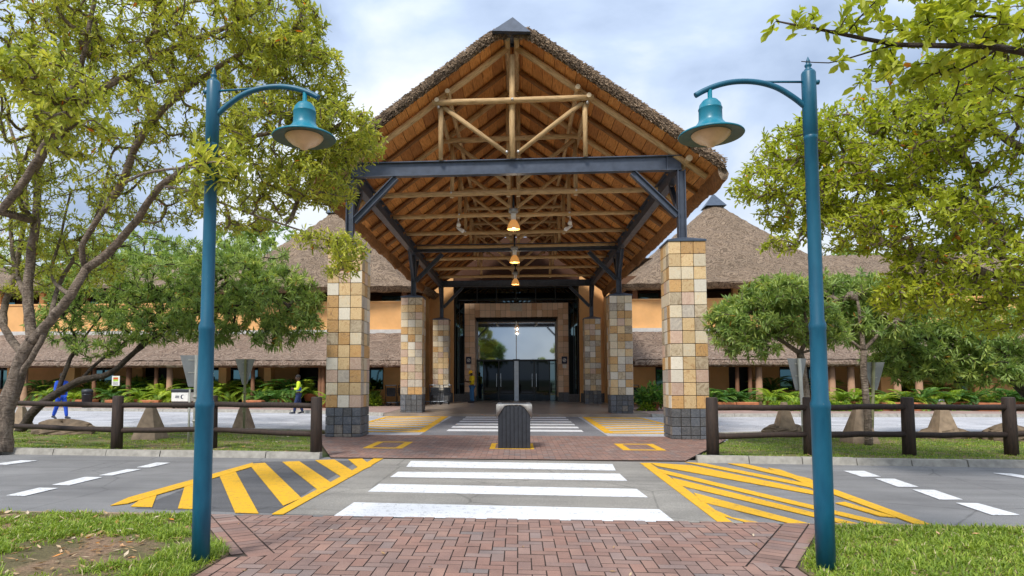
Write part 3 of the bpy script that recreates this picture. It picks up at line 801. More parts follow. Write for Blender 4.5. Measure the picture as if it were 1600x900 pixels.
def bar(p, q, w, h, name, m=M_steel, bolts=True):
    """straight rectangular steel section from p to q"""
    p = Vector(cl(p)); q = Vector(cl(q)); d = (q-p); L = d.length
    mb = MB()
    t = min(w, h)*0.14
    mb.box((-w/2, -h/2, 0), (w/2, -h/2+t, L)); mb.box((-w/2, h/2-t, 0), (w/2, h/2, L)); mb.box((-t/2, -h/2+t, 0), (t/2, h/2-t, L))
    mats = [m, M_bolt]
    o = link(name, mb.mesh(name, mats), can, p)
    zq = d.normalized(); xq = Vector((0, 1, 0)); 
    if abs(zq.dot(xq)) > 0.9: xq = Vector((1, 0, 0))
    yq = zq.cross(xq).normalized(); xq = yq.cross(zq)
    o.rotation_euler = Matrix((xq, yq, zq)).transposed().to_euler()
    return o
ibeam_x(15.6, AX-DX-0.02, AX+DX+0.02)
ibeam_x(25.4, AX-DX+0.0, AX+DX, BT-0.02, 0.3); ibeam_x(34.9, AX-DX, AX+DX, BT-0.02, 0.34)
for fy in FY:
    for s in (-1, 1):
        x = AX+s*DX
        bar((x, fy, 4.77), (x, fy, BT-BH-0.003), 0.19, 0.19, 'steel_post')
        bar((x-s*0.09, fy, 5.35), (x-s*1.16, fy, BT-BH-0.02), 0.15, 0.15, 'knee_brace')
        if fy < 34: bar((x, fy+0.10, 5.35), (x, fy+1.0, 6.36), 0.12, 0.12, 'knee_brace')
        if fy > 20: bar((x, fy-0.10, 5.35), (x, fy-1.0, 6.36), 0.12, 0.12, 'knee_brace')
for s in (-1, 1):
    mb = MB(); x = AX+s*(DX-0.01)
    for (a, b) in ((15.72, 25.3), (25.5, 34.8)):
        mb.box(cl((x-0.10, a, BT-0.06)), cl((x+0.10, b, BT-0.03))); mb.box(cl((x-0.10, a, BT-0.45)), cl((x+0.10, b, BT-0.42))); mb.box(cl((x-0.015, a, BT-0.42)), cl((x+0.015, b, BT-0.06)))
    mb.build('edge_beam', M_steel, can)
# ---- logs
def log(p, q, r, name, m=M_log, wob=0.012, n=9, endm=M_logend):
    p = Vector(cl(p)); q = Vector(cl(q)); d = q-p; L = d.length; k = max(2, int(L/0.7))
    pts = []; rad = []
    for i in range(k+1):
        t = i/k; w = wob if 0 < i < k else 0
        pts.append(Vector((random.uniform(-w, w), random.uniform(-w, w), L*t))); rad.append(r*random.uniform(0.94, 1.05)*(1.04-0.08*t))
    mb = MB().tube(pts, rad, n, 0, True, True, 1)
    o = link(name, mb.mesh(name, [m, endm]), can, p)
    o.rotation_euler = d.to_track_quat('Z', 'Y').to_euler()
    return o
bolt_me = MB().lathe([(0.0, -0.05), (0.035, -0.05), (0.035, 0.0), (0.028, 0.03), (0.0, 0.035)], 8).mesh('bolt', M_bolt)
def bolt(x, y, z):
    link('bolt', bolt_me, can, cl((x, y, z)), (R(90), 0, 0))
TY = [15.6, 18.05, 20.5, 22.95, 25.4, 27.9, 30.4, 32.9]
for i, ty in enumerate(TY):
    y = ty
    zt0 = BT+0.02 if i == 0 else 6.78
    for s in (-1, 1):
        e_ = 4.15 if i == 0 else 4.7
        e_ = 4.7
        log((AX+s*0.12, y, zs(0.12)-0.10), (AX+s*e_, y, zs(e_)-0.10), 0.078, 'truss_rafter', M_log if i < 2 else M_rafter)  # deeper trusses take the shaded log colour
        log((AX+s*1.78, y-0.12 if i == 0 else y+0.12, zs(1.78)-0.22), (AX+s*1.78, y-0.12 if i == 0 else y+0.12, BT+0.003 if i == 0 else 6.66), 0.062, 'queen_post')
        log((AX+s*1.72, y-0.14, 8.18), (AX+s*0.13, y-0.14, 6.95), 0.06, 'diagonal_strut')
        if i == 0: bolt(AX+s*0.14, y-0.21, 6.97); bolt(AX+s*1.83, y-0.23, 8.15)
        elif i < 4: bolt(AX+s*1.78, y-0.09, 6.75)
    if i == 0:
        log((AX, y-0.12, zs(0)-0.45), (AX, y-0.12, BT+0.003), 0.075, 'king_post')
    else:
        for s in (-1, 1): log((AX+s*0.14, y, zs(0)-0.35), (AX+s*0.14, y, 6.62), 0.062, 'king_post')
    log((AX-1.98, y-0.25 if i == 0 else y-0.2, 8.24), (AX+1.98, y-0.25 if i == 0 else y-0.2, 8.26), 0.075, 'collar_tie')
    if i: log((AX-3.95, y-0.02, 6.72), (AX+3.95, y-0.02, 6.74), 0.075, 'bottom_tie')
bolt(AX, 15.28, 8.25)
for s in (-1, 1):
    log((AX+s*0.115, 15.18, zs(0)-0.17), (AX+s*0.115, 35.9, zs(0)-0.17), 0.068, 'ridge_log', wob=0.008)
    log((AX+s*1.60, 15.3, 8.52), (AX+s*1.60, 35.8, 8.50), 0.06, 'purlin_log', wob=0.006)
    log((AX+s*1.86, 15.25, 8.28), (AX+s*1.86, 35.8, 8.28), 0.06, 'purlin_log', wob=0.006)
    log((AX+s*4.22, 15.3, 6.68), (AX+s*4.22, 35.8, 6.68), 0.075, 'wall_plate_log', wob=0.006)
# rafters between the trusses
y = 15.6+1.22
while y < 35.8:
    if min(abs(y-t) for t in TY) > 0.5:
        for s in (-1, 1): log((AX+s*0.2, y, zs(0.2)-0.075), (AX+s*4.78, y, zs(4.78)-0.075), 0.060, 'rafter', M_rafter)
    y += 1.225
# ---- soffit boards: nearest 300 as pieces
YV, YE, EV = 15.08, 36.0, 4.93
ca = math.atan(SL); slope_len = EV/math.cos(ca)
nb = 19; bw = slope_len/nb
rows_y = [YV]+[15.6+1.225*k for k in range(0, 17)]+[YE]
near_cnt = 0; rest = MB()
bm_cache = {}
for ri in range(len(rows_y)-1):
    y0, y1 = rows_y[ri], rows_y[ri+1]
    if y1-y0 < 0.05: continue
    for s in (-1, 1):
        for k in range(nb):
            u0 = k*bw; uc = u0+bw/2; dx = uc*math.cos(ca)
            zc = ZA-SL*dx+0.012
            tilt = random.uniform(-0.02, 0.02); lift = random.uniform(0, 0.012)
            if near_cnt < 296:
                L = round(y1-y0, 3)
                if L not in bm_cache: bm_cache[L] = MB().cbox((-bw/2+0.006, -L/2+0.001, 0), (bw/2-0.006, L/2-0.001, 0.022), 0.004).mesh('soffit_board', M_board)
                link('soffit_board', bm_cache[L], can, (s*dx, (y0+y1)/2-15.6, zc+lift), (0, s*ca+tilt, 0))
                near_cnt += 1
            else:
                ct, st = math.cos(s*ca+tilt), math.sin(s*ca+tilt)
                vs = []
                for (lx, lz) in ((-bw/2+.006, 0), (bw/2-.006, 0), (bw/2-.006, .022), (-bw/2+.006, .022)):
                    for yy in (y0, y1): vs.append((s*dx+lx*ct+lz*st, yy-15.6, zc+lift-lx*st+lz*ct))
                rest.add(vs, [(0,2,3,1),(2,4,5,3),(4,6,7,5),(6,0,1,7),(0,6,4,2),(1,3,5,7)], 0, False, random.random()+0.001)
rest.build('board_field', M_board, can, kind='stuff')
mb = MB()
for s in (-1, 1):
    f = [(0, YV+0.03, ZA+0.045), (s*EV, YV+0.03, zs(EV)+0.045), (s*EV, YE, zs(EV)+0.045), (0, YE, ZA+0.045)]
    f2 = [(a, b, c+0.03) for a, b, c in f]
    vs = [(a, b-15.6, c) for a, b, c in f+f2]
    mb.add(vs, [(0,1,2,3),(4,7,6,5),(0,4,5,1),(1,5,6,2),(2,6,7,3),(3,7,4,0)])
mb.build('roof_underlay', M_soffdark, can)
# ---- thatch: displaced shell + loose straw
def fbm(x, y, s=1.0):
    return (np.sin(x*2.1*s+1.3*np.sin(y*1.7*s))*np.cos(y*2.7*s+0.8*np.sin(x*3.1*s)) + 0.5*np.sin(x*5.3*s+y*4.1*s+2*np.sin(y*2.2*s)) + 0.3*np.sin(x*11.7*s-y*9.1*s))/1.8
def thatch_shell():
    V = []; F = []
    ny = 150
    for s in (-1, 1):
        # profile around the slope: soffit edge -> front etc; grid over (u along slope 0..1, v along y)
        us = np.linspace(0, 1.0, 46); vy = np.linspace(YV-0.02, YE, ny)
        U, Vv = np.meshgrid(us, vy, indexing='ij')
        dx = U*(EV+0.05); th = 0.35+0.0*U
        bumpv = 0.022*fbm(dx*2.2, Vv*2.2)+0.012*fbm(dx*6+3, Vv*6)
        z = ZA-SL*dx+th+bumpv
        edge = np.clip((U-0.93)/0.07, 0, 1); z -= 0.22*edge**2
        rag = np.clip(1-(Vv-YV)/0.25, 0, 1); z -= 0.05*rag**2
        z = z-0.22*np.exp(-(dx/0.34)**2)
        yj = Vv-15.6+np.where(Vv < YV+0.01, 0.03*fbm(dx*7, dx*3+s), 0)
        b = len(V); V += list(zip((s*dx).ravel(), yj.ravel(), z.ravel()))
        for i in range(45):
            for j in range(ny-1):
                q = (b+i*ny+j, b+(i+1)*ny+j, b+(i+1)*ny+j+1, b+i*ny+j+1); F.append(q if s < 0 else q[::-1])
    return np.array(V), np.array(F)
V_, F_ = thatch_shell()
link('thatch', bigmesh('thatch', V_, F_, M_thatch, smooth=True), can)
def strip(mb, P0, P1, n, thick, seed, amp=0.03, bulge=0.06, rows=5, m=0):
    """ragged edge of the thatch: a bulging displaced band between two lines (top line P0(t), bottom line P1(t))"""
    rs = random.Random(seed); vs = []
    for i in range(n+1):
        t = i/n
        for j in range(rows+1):
            v = j/rows; a = P0(t); b = P1(t); p = a.lerp(b, v); o = thick*(bulge*math.sin(v*math.pi)+rs.uniform(-amp, amp)*(0.4+0.6*(j == rows)))
            q = p+Vector((0, 0, rs.uniform(-amp, amp)*(0.7 if 0 < j < rows else 0.25 if j == 0 else 1.0)))
            vs.append((q, o))
    return vs
# verge (front) band
for s in (-1, 1):
    mb = MB(); rs = random.Random(5+s); n = 130; rows = 7; vs = []
    for i in range(n+1):
        dx = (EV+0.04)*i/n
        for j in range(rows+1):
            v = j/rows
            top = ZA-SL*dx+0.345-0.22*math.exp(-(dx/0.34)**2)-(0.22*max(0, (i/n-0.93)/0.07)**2); bot = ZA-SL*dx+0.02
            z = lerp(top, bot, v)+(rs.uniform(-0.03, 0.03) if j < rows else rs.uniform(-0.012, 0.012))
            y = YV-15.6-0.03-0.07*math.sin(v*math.pi*0.9+0.2)+0.05*v+rs.uniform(-0.045, 0.045)+0.025*math.sin(i*0.9+j*1.7)
            vs.append((s*(dx+rs.uniform(-0.012, 0.012)), y, z))
    fs = [(i*(rows+1)+j, (i+1)*(rows+1)+j, (i+1)*(rows+1)+j+1, i*(rows+1)+j+1) for i in range(n) for j in range(rows)]
    mb.add(vs, fs if s < 0 else [f[::-1] for f in fs], 0, False)
    mb.build('verge_thatch', M_thatch, can)
    # eave band: hangs below the boards
    mb = MB(); n = 160; rows = 7; vs = []
    for i in range(n+1):
        yy = lerp(YV-0.03, YE, i/n)
        sag = 0.05*math.sin(yy*1.9)+0.035*math.sin(yy*4.3)+rs.uniform(-0.015, 0.015)
        prof = [(EV+0.03, zs(EV)+0.15), (EV+0.09, zs(EV)+0.06), (EV+0.11, zs(EV)-0.04), (EV+0.08, zs(EV)-0.15), (EV+0.02, zs(EV)-0.20+sag), (EV-0.05, zs(EV)-0.17+sag), (EV-0.10, zs(EV)-0.05), (EV-0.13, zs(EV)+0.10)]
        for (a, b) in prof: vs.append((s*(a+rs.uniform(-0.014, 0.014)), yy-15.6, b+rs.uniform(-0.014, 0.014)))
    fs = [(i*(rows+1)+j, (i+1)*(rows+1)+j, (i+1)*(rows+1)+j+1, i*(rows+1)+j+1) for i in range(n) for j in range(rows)]
    k = len(fs)
    mb.add(vs, fs if s > 0 else [f[::-1] for f in fs], 0, False)
    mb.f.append(tuple(range(rows+1))); mb.m.append(0); mb.sm.append(False)
    mi = [0 if (q % rows) < 3 else 1 for q in range(k)]+[0]
    mb.m = mi
    mb.build('eave_thatch', [M_thatch, MATS.get('under') or mat('under', (0.26, 0.115, 0.035), 0.9, 0, 0.35, 14, 0.8, 40)], can)
# loose straw over the verge and slopes
def straws(name, n, sampler, parent, m, lw=(0.12, 0.012)):
    V = np.zeros((n*4, 3)); rr = np.repeat(rng.random(n)*0.98+0.02, 4)
    p, d, nrm = sampler(n)
    L = (lw[0]*(0.5+rng.random(n)))[:, None]; w = (lw[1]*(0.6+0.8*rng.random(n)))[:, None]
    sdir = np.cross(d, nrm); sdir /= np.linalg.norm(sdir, axis=1)[:, None]
    V[0::4] = p-sdir*w; V[1::4] = p+sdir*w; V[2::4] = p+d*L+sdir*w*0.6+nrm*w*0.8; V[3::4] = p+d*L-sdir*w*0.6+nrm*w*0.8
    F = np.arange(n*4).reshape(-1, 4)
    o = link(name, bigmesh(name, V, F, m, rr), parent); o['kind'] = 'stuff'; return o
def samp_verge(n):
    s = rng.choice([-1, 1], n); t = rng.random(n); v = rng.random(n); dx = t*(EV)
    z = ZA-SL*dx+0.34-0.22*np.exp(-(dx/0.34)**2)-0.30*v; y = YV-15.6-0.075-0.06*np.sin(v*3)+0.04*v
    p = np.stack([s*dx, y, z], 1); ang = rng.normal(0, 0.35, n)-0.65
    d = np.stack([s*np.cos(ang), rng.normal(-0.12, 0.12, n), np.sin(ang)], 1); d /= np.linalg.norm(d, axis=1)[:, None]
    nr_ = np.tile([0, -1.0, 0.1], (n, 1)); return p, d, nr_
straws('verge_straw', 7000, samp_verge, can, M_thatch, (0.062, 0.012))
# ridge cap
mb = MB(); hc = 0.42
zb = ZA+0.08
for (y0, y1, e) in ((YV-0.22, YV+0.45, 0.50), (YV+0.47, YE, 0.42)):
    vs = [(-e, y0, zb-e*0.66), (0, y0+ (0.12 if e > .45 else 0), zb+(0.42 if e > .45 else 0.10)), (e, y0, zb-e*0.66), (-e, y1, zb-e*0.66), (0, y1, zb+(0.42 if e > .45 else 0.10)), (e, y1, zb-e*0.66)]
    if e > .45:
        vs = [(-.47, y0-.10, zb-.27), (.45, y0-.10, zb-.33), (.45, y1, zb-.20), (-.47, y1, zb-.20), (.02, (y0+y1)/2-0.1, zb+0.24)]
        vs = [(a, b-15.6, c) for a, b, c in vs]
        mb.add(vs, [(0,1,4),(1,2,4),(2,3,4),(3,0,4),(0,3,2,1)])
    else:
        vs = [(a, b-15.6, c) for a, b, c in vs]
        mb.add(vs, [(0,1,4,3),(1,2,5,4),(0,2,1),(3,4,5)])
mb.build('ridge_cap', M_steel, can)

# lamps hung from the trusses
for i, (yy, lab) in enumerate(((18.3, 'amber glass bell pendant lamp nearest the front beam of the canopy'), (23.6, 'middle amber glass bell pendant lamp under the canopy'), (30.0, 'small amber pendant lamp farthest back near the entrance glass'))):
    zl = [5.72, 5.72, 5.85][i]
    t = empty('pendant_lamp', (AX+0.0, yy, zl), label=lab, cat='lamp', group='pendant lamps under the canopy')
    MB().lathe([(0.0, 0.0), (0.03, 0.0), (0.035, 0.42), (0.0, 0.43)], 10, (0, 0, 0.62)).build('stem', M_frame, t)
    MB().lathe([(0.0, 0.62), (0.13, 0.61), (0.14, 0.52), (0.11, 0.48), (0.0, 0.47)], 16).build('gear_box', M_signback, t)
    MB().lathe([(0.075, 0.47), (0.075, 0.28), (0.0, 0.27)], 16).build('neck', M_paper, t)
    MB().lathe([(0.07, 0.28), (0.12, 0.22), (0.165, 0.12), (0.19, 0.02), (0.185, 0.0), (0.155, 0.11), (0.10, 0.21), (0.0, 0.24)], 20).build('shade', M_amber, t)
    MB().lathe([(0.0, 0.03), (0.06, 0.05), (0.08, 0.10), (0.04, 0.18), (0.0, 0.2)], 12).build('bulb', M_bulb, t)
    ld = bpy.data.lights.new('lamp_light', 'POINT'); ld.energy = 14; ld.color = (1.0, 0.80, 0.58); ld.shadow_soft_size = 0.06
    lo_ = bpy.data.objects.new('lamp_light', ld); C.objects.link(lo_); lo_.parent = t; lo_.location = (0, 0, -0.06)
for s, lab in ((-1, 'white spotlight clamped to a log on the left under the canopy'), (1, 'white spotlight clamped to a log on the right under the canopy')):
    x = AX+s*1.80
    t = empty('spotlight', (x, 20.42, 6.30), label=lab, cat='lamp')
    MB().box((-0.02, -0.02, 0.18), (0.02, 0.02, 0.32)).build('bracket', M_white, t)
    MB().tube([(0, 0, 0.18), (-s*0.02, -0.12, 0.06)], [0.05, 0.07], 12).build('lamp_head', M_white, t)
    MB().tube([(s*0.05, 0.0, 0.02), (-s*0.16, -0.16, -0.14)], [0.04, 0.065], 12).build('lamp_head', M_white, t)

# ================================================================ TERMINAL BUILDING
bld = empty('terminal_building', (0, 38, 0), label='long orange plastered building with steep grey thatched roofs, dark glazing and verandahs behind the canopy', cat='building')
def bl(v): return (v[0], v[1]-38, v[2])
def bbox(name, a, b, m, parent=None, c=0.0):
    mb = MB(); mb.box(bl(a), bl(b)) if not c else mb.cbox(bl(a), bl(b), c)
    return mb.build(name, m, parent or bld)
# entrance wall
bbox('hall_backing', (-48, 37.9+2.4, 0.05), (30, 37.9+2.5, 6.3), M_dark)  # dark backing added to keep sky out of the gaps
bbox('hall_backing', (AX-5.2, 38.2, 5.86), (AX+5.2, 38.3, 9.6), M_dark)
for s in (-1, 1): bbox('hall_backing', (AX+s*3.0, 38.2, 0.1), (AX+s*5.2, 38.3, 5.855), M_dark)
YW = 36.6
for s in (-1, 1):
    bbox('entrance_wall', (AX+s*3.62, YW, 0.1), (AX+s*5.25, YW+0.5, 9.0), M_orange)
    bbox('corner_pilaster', (AX+s*4.95, YW-0.5, 0.1), (AX+s*5.35, YW-0.003, 6.9), M_orange)
    bbox('plinth', (AX+s*3.62, YW-0.06, 0.1), (AX+s*4.94, YW-0.003, 0.62), SLATES[0])
    # tall dark side glazing
    bbox('side_glazing', (AX+s*3.02, YW+0.85, 0.55), (AX+s*3.60, YW+0.88, 5.9), M_tinted)
    bbox('side_plinth', (AX+s*3.02, YW+0.7, 0.1), (AX+s*3.615, YW+0.95, 0.55), SLATES[0])
    for xx in (3.05, 3.33, 3.58): bbox('mullion', (AX+s*xx-0.02, YW+0.80, 0.55), (AX+s*xx+0.02, YW+0.847, 5.9), M_frame)
bbox('upper_glazing', (AX-3.60, YW+0.93, 5.92), (AX+3.60, YW+0.96, 8.8), M_tinted)
for xx in (-3.5, -2.3, -1.15, 0, 1.15, 2.3, 3.5): bbox('mullion', (AX+xx-0.03, YW+0.85, 5.92), (AX+xx+0.03, YW+0.927, 8.8), M_frame)
for zz in (6.02, 6.75, 7.5): bbox('transom', (AX-3.6, YW+0.83, zz), (AX+3.6, YW+0.85, zz+0.06), M_frame)
bbox('gable_infill', (AX-3.6, YW+0.1, 7.05), (AX+3.6, YW+0.2, 9.6), mat('shaded_gable_boards', (0.07, 0.026, 0.010), 0.9))  # dark sheet closing the roof end; its shade is in the colour
# tiled portal with a deep reveal
PO, PI_, PT, PTI, PY0, PY1 = 3.02, 2.42, 5.85, 5.02, 37.35, 39.2
portal = empty('tiled_portal', bl((AX, PY0, 0)), parent=bld)
def pl(v): return (v[0], v[1]-PY0, v[2])
m_ = MB()
for s in (-1, 1): m_.box(pl((s*(PI_+0.02), PY0+0.01, 0.1)), pl((s*(PO-0.02), PY1, PT-0.02)))
m_.box(pl((-PO+0.02, PY0+0.01, PTI+0.02)), pl((PO-0.02, PY1, PT-0.02)))
m_.build('core', M_grout, portal)
def ptile(w, h, x, y, z, rot, mats=REDS, wts=(3, 4, 4)):
    m = random.choices(mats, wts)[0]; link('tile', tile_mesh(w-0.01, h-0.01, m, 0.02), portal, pl((x, y, z)), rot)
tw = 0.30
nz_ = 16; th_ = (PT-0.65)/nz_
for s in (-1, 1):
    for k in range(nz_):
        for j in range(2): ptile(tw, th_, s*(PI_+tw*(j+0.5)), PY0+0.01, 0.65+th_*(k+0.5), (0, 0, 0), REDS, (1, 3, 6))
    for j in range(2): ptile(tw, 0.55, s*(PI_+tw*(j+0.5)), PY0+0.01, 0.375, (0, 0, 0), SLATES, (5, 2, 0))
nx_ = 16; tx = 2*PI_/nx_
for k in range(nx_):
    for j in range(2): ptile(tx, 0.415, -PI_+tx*(k+0.5), PY0+0.01, PTI+0.415*(j+0.5), (0, 0, 0), REDS, (1, 3, 6))
    for j in range(2): ptile(tx, 0.66, -PI_+tx*(k+0.5), PY0+0.35+0.66*j, PTI+0.02, (-math.pi/2, 0, 0), REDS, (3, 4, 1)) if (k+j) % 1 == 0 else None
m_ = MB(); rr_ = random.Random(3)
for s in (-1, 1):
    for k in range(nz_+1):
        for j in range(5):
            z0 = 0.1+(PTI-0.1)/17*k; m_.box(pl((s*(PI_-0.002), PY0+0.02+0.31*j, z0+0.005)), pl((s*(PI_+0.018), PY0+0.02+0.31*j+0.30, z0+(PTI-0.1)/17-0.005)), rr_.choice((0, 1, 1, 2)) if k else 3)
m_.build('reveal_tiles', [REDS[0], REDS[1], REDS[2], SLATES[0]], portal, kind='stuff')
# doors and glass in the portal
def pbox(name, a, b, m, par=None): 
    o = MB().box(pl(a), pl(b)).build(name, m, par or portal); return o
YG = 38.95
pbox('fanlight_glass', (-PI_, YG, 2.58), (-0.03, YG+0.03, PTI), M_mirror)
pbox('fanlight_glass', (0.03, YG, 2.58), (PI_, YG+0.03, PTI), M_mirror)
pbox('fanlight_mullion', (-0.03, YG-0.04, 2.58), (0.03, YG+0.04, PTI), M_alu)
pbox('head_frame', (-PI_, YG-0.05, PTI-0.09), (PI_, YG-0.003, PTI+0.01), M_frame)
pbox('door_transom', (-PI_, YG-0.10, 2.50), (PI_, YG+0.05, 2.60), M_frame)
for x0, x1 in ((-PI_+0.42, -0.14), (0.14, PI_-0.42)):
    d = pbox('door', (x0, YG-0.005, 0.12), (x1, YG+0.035, 2.49), M_doorglass)
    xm = (x0+x1)/2
    for a in (x0, xm, x1): pbox('stile', (a-0.03, YG-0.04, 0.12), (a+0.03, YG-0.006, 2.49), M_frame)
    pbox('push_handle', (xm-0.14, YG-0.11, 0.95), (xm-0.11, YG-0.08, 1.75), M_alu)
    pbox('push_handle', (xm+0.11, YG-0.11, 0.95), (xm+0.14, YG-0.08, 1.75), M_alu)
for s in (-1, 1): pbox('sidelight', (s*(PI_-0.40), YG+0.002, 0.12), (s*PI_, YG+0.03, 2.49), M_tinted)
pbox('centre_post', (-0.13, YG-0.5, 0.12), (0.13, YG-0.30, 2.50), M_alu)
pbox('centre_post_cap', (-0.20, YG-0.55, 2.50), (0.20, YG-0.26, 2.61), M_frame)
pbox('stone_crest', (-0.35, PY0-0.06, 5.38), (0.35, PY0-0.012, 5.83), STONES[4])
for s, lab in ((-1, 'no smoking sign'), (1, 'trolley notice')):
    sg = pbox('wall_sign', (s*2.78-0.16, PY0-0.035, 2.30), (s*2.78+0.16, PY0-0.012, 2.72), M_navy)
    pbox('notice_plate', (s*2.78-0.11, PY0-0.035, 2.05), (s*2.78+0.11, PY0-0.012, 2.26), M_paper)
    m_ = MB(); c = pl((s*2.78, PY0-0.037, 2.51))
    rr = 0.1; vs = []
    for k in range(16):
        a = k*math.pi/8; vs += [(c[0]+rr*math.cos(a), c[1], c[2]+rr*math.sin(a)), (c[0]+rr*.72*math.cos(a), c[1], c[2]+rr*.72*math.sin(a))]
    m_.add(vs, [(2*k, 2*((k+1) % 16), 2*((k+1) % 16)+1, 2*k+1) for k in range(16)])
    m_.add([(c[0]-.06, c[1], c[2]-.03), (c[0]-.03, c[1], c[2]-.06), (c[0]+.06, c[1], c[2]+.03), (c[0]+.03, c[1], c[2]+.06)], [(0, 1, 2, 3)])
    m_.build('pictogram', M_white, portal)

# wings left and right
YB = 34.0
def thatch_plane(name, poly_fn, nu, nv, m, thick=0.3, amp=0.05, parent=None):
    us = np.linspace(0, 1, nu); vs_ = np.linspace(0, 1, nv)
    U, Vv = np.meshgrid(us, vs_, indexing='ij')
    P3 = poly_fn(U, Vv)                                  # (nu,nv,3)
    du = np.gradient(P3, axis=0); dv = np.gradient(P3, axis=1)
    n_ = np.cross(du, dv); n_ /= np.maximum(1e-9, np.linalg.norm(n_, axis=2))[..., None]
    n_ *= np.sign(n_[..., 2:3]+1e-9)
    b_ = amp*fbm(P3[..., 0]*1.3+P3[..., 1]*.3, P3[..., 1]*1.6+P3[..., 2])+amp*0.5*fbm(P3[..., 0]*4, P3[..., 2]*5+P3[..., 1]*2)
    P3 = P3+n_*b_[..., None]
    V = P3.reshape(-1, 3)-np.array([0, 38, 0])
    i, j = np.meshgrid(np.arange(nu-1), np.arange(nv-1), indexing='ij'); i = i.ravel(); j = j.ravel()
    F = np.stack([i*nv+j, (i+1)*nv+j, (i+1)*nv+j+1, i*nv+j+1], 1)
    o = link(name, bigmesh(name, V, F, m, smooth=True), parent or bld); return o
def drop_edge(name, x0, x1, y, ztop, zbot, m, parent=None, n=200, depth=0.6, under=None):
    """ragged hanging eave of thatch"""
    rs = random.Random(int(abs(x0)*7)); vs = []; rows = 4
    for i in range(n+1):
        x = lerp(x0, x1, i/n)
        for (dy, z) in ((0.12, ztop), (-0.02, lerp(ztop, zbot, .4)), (-0.03, lerp(ztop, zbot, .8)), (0.06, zbot+rs.uniform(-.03, .03)+0.02*math.sin(x*1.3)), (depth, zbot+0.12)):
            vs.append(bl((x, y+dy+rs.uniform(-.02, .02), z+rs.uniform(-.01, .01))))
    r1 = rows+1
    fs = [(i*r1+j, (i+1)*r1+j, (i+1)*r1+j+1, i*r1+j+1) for i in range(n) for j in range(rows)]
    mb = MB(); mb.add(vs, fs, 0, False); return mb.build(name, m, parent or bld)
for s in (-1, 1):
    xi, xo = s*5.25, s*(44 if s < 0 else 25.5)
    bbox('dark_backing', (xi, YB+1.6, 0.1), (xo, YB+1.7, 4.9), M_dark)  # backing added behind the openings, coloured dark as an unlit room
    # ground floor back wall in panels: plaster, dark openings and windows
    x = 5.3; rs = random.Random(11+s); kinds = ['wall', 'glass', 'wall', 'open', 'wall', 'glass', 'glass', 'wall', 'open', 'wall', 'glass', 'wall', 'wall', 'glass', 'open', 'wall', 'glass', 'wall', 'open', 'wall', 'wall', 'glass']
    i = 0
    while x < abs(xo):
        w = rs.uniform(1.1, 2.0) if kinds[i % 22] != 'wall' else rs.uniform(1.3, 2.4)
        a, b = s*x, s*min(x+w, abs(xo)); k = kinds[i % 22]
        if k == 'wall': bbox('wall', (a, YB, 0.1), (b, YB+0.3, 3.95), M_orange)
        elif k == 'glass':
            bbox('sill_wall', (a, YB+0.02, 0.1), (b, YB+0.28, 0.85), M_orange)
            wd = bbox('window', (a, YB+0.12, 0.85), (b, YB+0.15, 3.2), M_teal_glass)
            for q in (0.02, 0.5, 0.98):
                xx = lerp(a, b, q); bbox('window_bar', (xx-0.03, YB+0.05, 0.85), (xx+0.03, YB+0.115, 3.2), M_frame)
            bbox('window_bar', (a, YB+0.03, 1.9), (b, YB+0.048, 1.97), M_frame)
            bbox('lintel', (a, YB+0.02, 3.2), (b, YB+0.28, 3.95), M_orange)
        else:
            bbox('doorway_shade_panel', (a, YB+0.9, 0.1), (b, YB+1.0, 3.2), M_dark)  # black panel: the opening's shade is its colour
            bbox('lintel', (a, YB+0.02, 3.0), (b, YB+0.9, 3.95), M_orange)
        x += w; i += 1
    bbox('upper_band', (xi, YB-0.15, 4.05), (xo, YB+0.25, 5.52), M_orange)
    for q in range(1, 12):
        xx = s*(5.25+q*3.2)
        if abs(xx) < abs(xo)-1: bbox('band_joint', (xx-0.012, YB-0.157, 4.06), (xx+0.012, YB-0.150, 5.51), M_brownwall)
    bbox('band_coping', (xi, YB-0.20, 5.52), (xo, YB+0.3, 5.60), M_orange)
    bbox('flashing', (xi, YB-0.42, 3.78), (xo, YB-0.153, 4.05), M_fascia)
    # dark loggia above
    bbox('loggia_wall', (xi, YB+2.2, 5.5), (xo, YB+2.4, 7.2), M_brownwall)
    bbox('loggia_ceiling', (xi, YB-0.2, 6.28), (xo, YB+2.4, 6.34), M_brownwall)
    x = 6.2
    while x < abs(xo)-1:
        bbox('loggia_post', (s*x-0.13, YB+0.3, 5.6), (s*x+0.13, YB+0.6, 6.28), M_orange if int(x) % 2 else M_brownwall)
        bbox('loggia_window', (s*(x+0.5), YB+2.1, 5.7), (s*(x+1.6), YB+2.19, 6.2), M_teal_glass); x += 2.6
    # verandah
    Yev, zev = 29.5, 2.02
    thatch_plane('verandah_thatch', lambda U, V: np.stack([xi+(xo-xi)*V, Yev+(YB-0.45-Yev)*U, zev+0.28+(3.85-zev-0.28)*(U**1.12)], -1), 26, 260, M_thatch2, amp=0.035)
    drop_edge('verandah_eave', xi, xo, Yev-0.05, zev+0.29, zev-0.02, M_thatch2, n=260)
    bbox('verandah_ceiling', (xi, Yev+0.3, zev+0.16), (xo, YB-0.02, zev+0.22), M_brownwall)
    bbox('eave_beam', (xi, Yev+0.35, zev-0.06), (xo, Yev+0.5, zev+0.157), M_post)
    # upper roof: conical hip over the corner and a lower long roof
    cx, cy, hs, ze, za = s*12.1, 40.0, 7.1, 6.25, 12.55
    if s < 0: cx = -11.6
